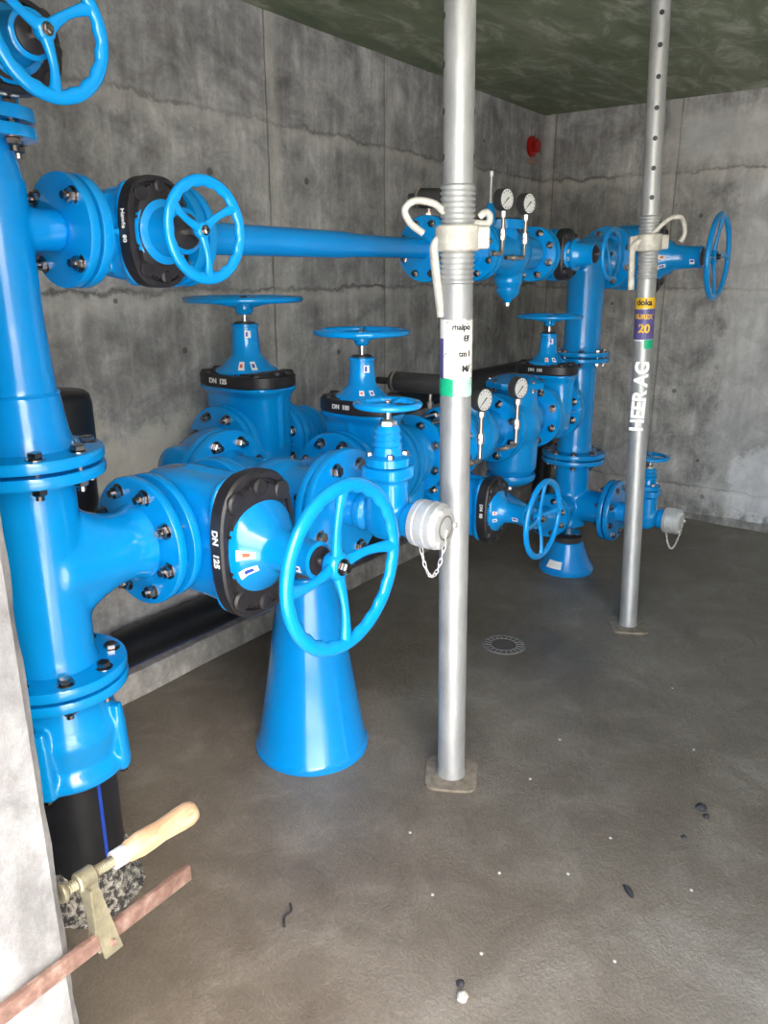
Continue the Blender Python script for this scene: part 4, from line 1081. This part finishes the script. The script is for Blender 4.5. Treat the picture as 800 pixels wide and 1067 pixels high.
def pebble(x, y, r, mat, label, name='stone', cat='stone', sx=1, sy=1, group=None):
    bm = BM(); bmesh.ops.create_icosphere(bm, subdivisions=3, radius=1)
    sd = random.random() * 50
    for v in bm.verts:
        n_ = v.co.normalized(); k = 1 + .28 * noise.noise(n_ * 1.6 + Vector((sd, 0, 0))) + .12 * noise.noise(n_ * 4 + Vector((sd, 3, 0)))
        v.co = Vector((n_.x * r * sx * k, n_.y * r * sy * k, max(-.1, n_.z * .6 * k + .45) * r))
    o = new_obj(name, bm, mat, ang=80); o.location = (x, y, 0); o.rotation_euler.z = random.random() * 3
    tag(o, label, cat, group); return o
pebble(1.100, .598, .012, STONE, 'pale stone chip at the bottom edge of the floor, dark crumb right behind it', sx=1.2)
pebble(1.125, .618, .009, DSTONE, 'dark damp crumb just behind the pale stone chip at the bottom of the floor')
pebble(2.018, .355, .014, DSTONE, 'largest dark crumb on the right of the floor')
pebble(1.99, .335, .008, DSTONE, 'dark crumb touching the front of the largest dark crumb on the right')
pebble(1.868, .361, .007, DSTONE, 'small dark crumb on the right floor, next one in front of the largest')
pebble(1.591, .415, .012, DSTONE, 'dark elongated crumb in the middle of the right foreground floor', sx=1.8, sy=.6)
G_ = 'tiny pale chips scattered on the floor'
for (x, y) in [(1.46, .702), (1.376, .372), (1.855, .808), (1.449, .969), (1.688, .292), (2.10, .82), (1.30, .80), (1.56, .56), (2.3, .45), (1.22, .62), (2.65, .62), (1.75, .52)]:
    pebble(x, y, .0042, STONE, 'tiny pale chip lying loose on the open floor', cat='stone', group=G_, name='stone_chip')
bm = BM(); tube(bm, bez([(-.035, 0, .004), (-.01, .006, .008), (.012, -.004, .006), (.035, .004, .004)], 6), .0032, 8)
o = new_obj('twig', bm, DSTONE); o.location = (1.043, 1.041, 0); o.rotation_euler.z = .5
tag(o, 'thin dark sliver on the floor between the screw clamp and the left steel prop', 'twig')

# ------------------------------------------------------------------ camera and light
PITCH = math.atan(246 / 800); YAW = math.atan(610 / 837)
cam = bpy.data.cameras.new('camera'); cam.sensor_width = 36; cam.sensor_fit = 'HORIZONTAL'; cam.lens = 36.0; cam.clip_start = .02
co = bpy.data.objects.new('camera', cam); COL.objects.link(co)
co.location = (0, 0, 1.45); co.rotation_euler = (PI / 2 - PITCH, 0, YAW - PI / 2)
sc.camera = co

w = bpy.data.worlds.new('world'); sc.world = w; w.use_nodes = True
nt = w.node_tree; bg = nt.nodes['Background']
sky = nt.nodes.new('ShaderNodeTexSky'); sky.sky_type = 'NISHITA'; sky.sun_disc = False
sky.sun_elevation = math.radians(50); sky.sun_rotation = math.radians(200); sky.air_density = 1.2; sky.dust_density = 4
mx = nt.nodes.new('ShaderNodeMix'); mx.data_type = 'RGBA'; mx.inputs[0].default_value = .6
nt.links.new(sky.outputs[0], mx.inputs[6]); mx.inputs[7].default_value = (1.0, .98, .95, 1)
nt.links.new(mx.outputs[2], bg.inputs['Color']); bg.inputs['Strength'].default_value = 1.0
sun = bpy.data.lights.new('sun', 'SUN'); sun.energy = 16; sun.angle = .02; sun.color = (1, .98, .96)
so = bpy.data.objects.new('sun', sun); COL.objects.link(so)
so.rotation_euler = Vector((.25, -.35, -1)).to_track_quat('-Z', 'Y').to_euler()

sc.view_settings.view_transform = 'Standard'; sc.view_settings.look = 'None'
sc.view_settings.gamma = 1; sc.view_settings.use_curve_mapping = False
sc.view_settings.exposure = 1.5
sc.cycles.max_bounces = 8; sc.cycles.diffuse_bounces = 5
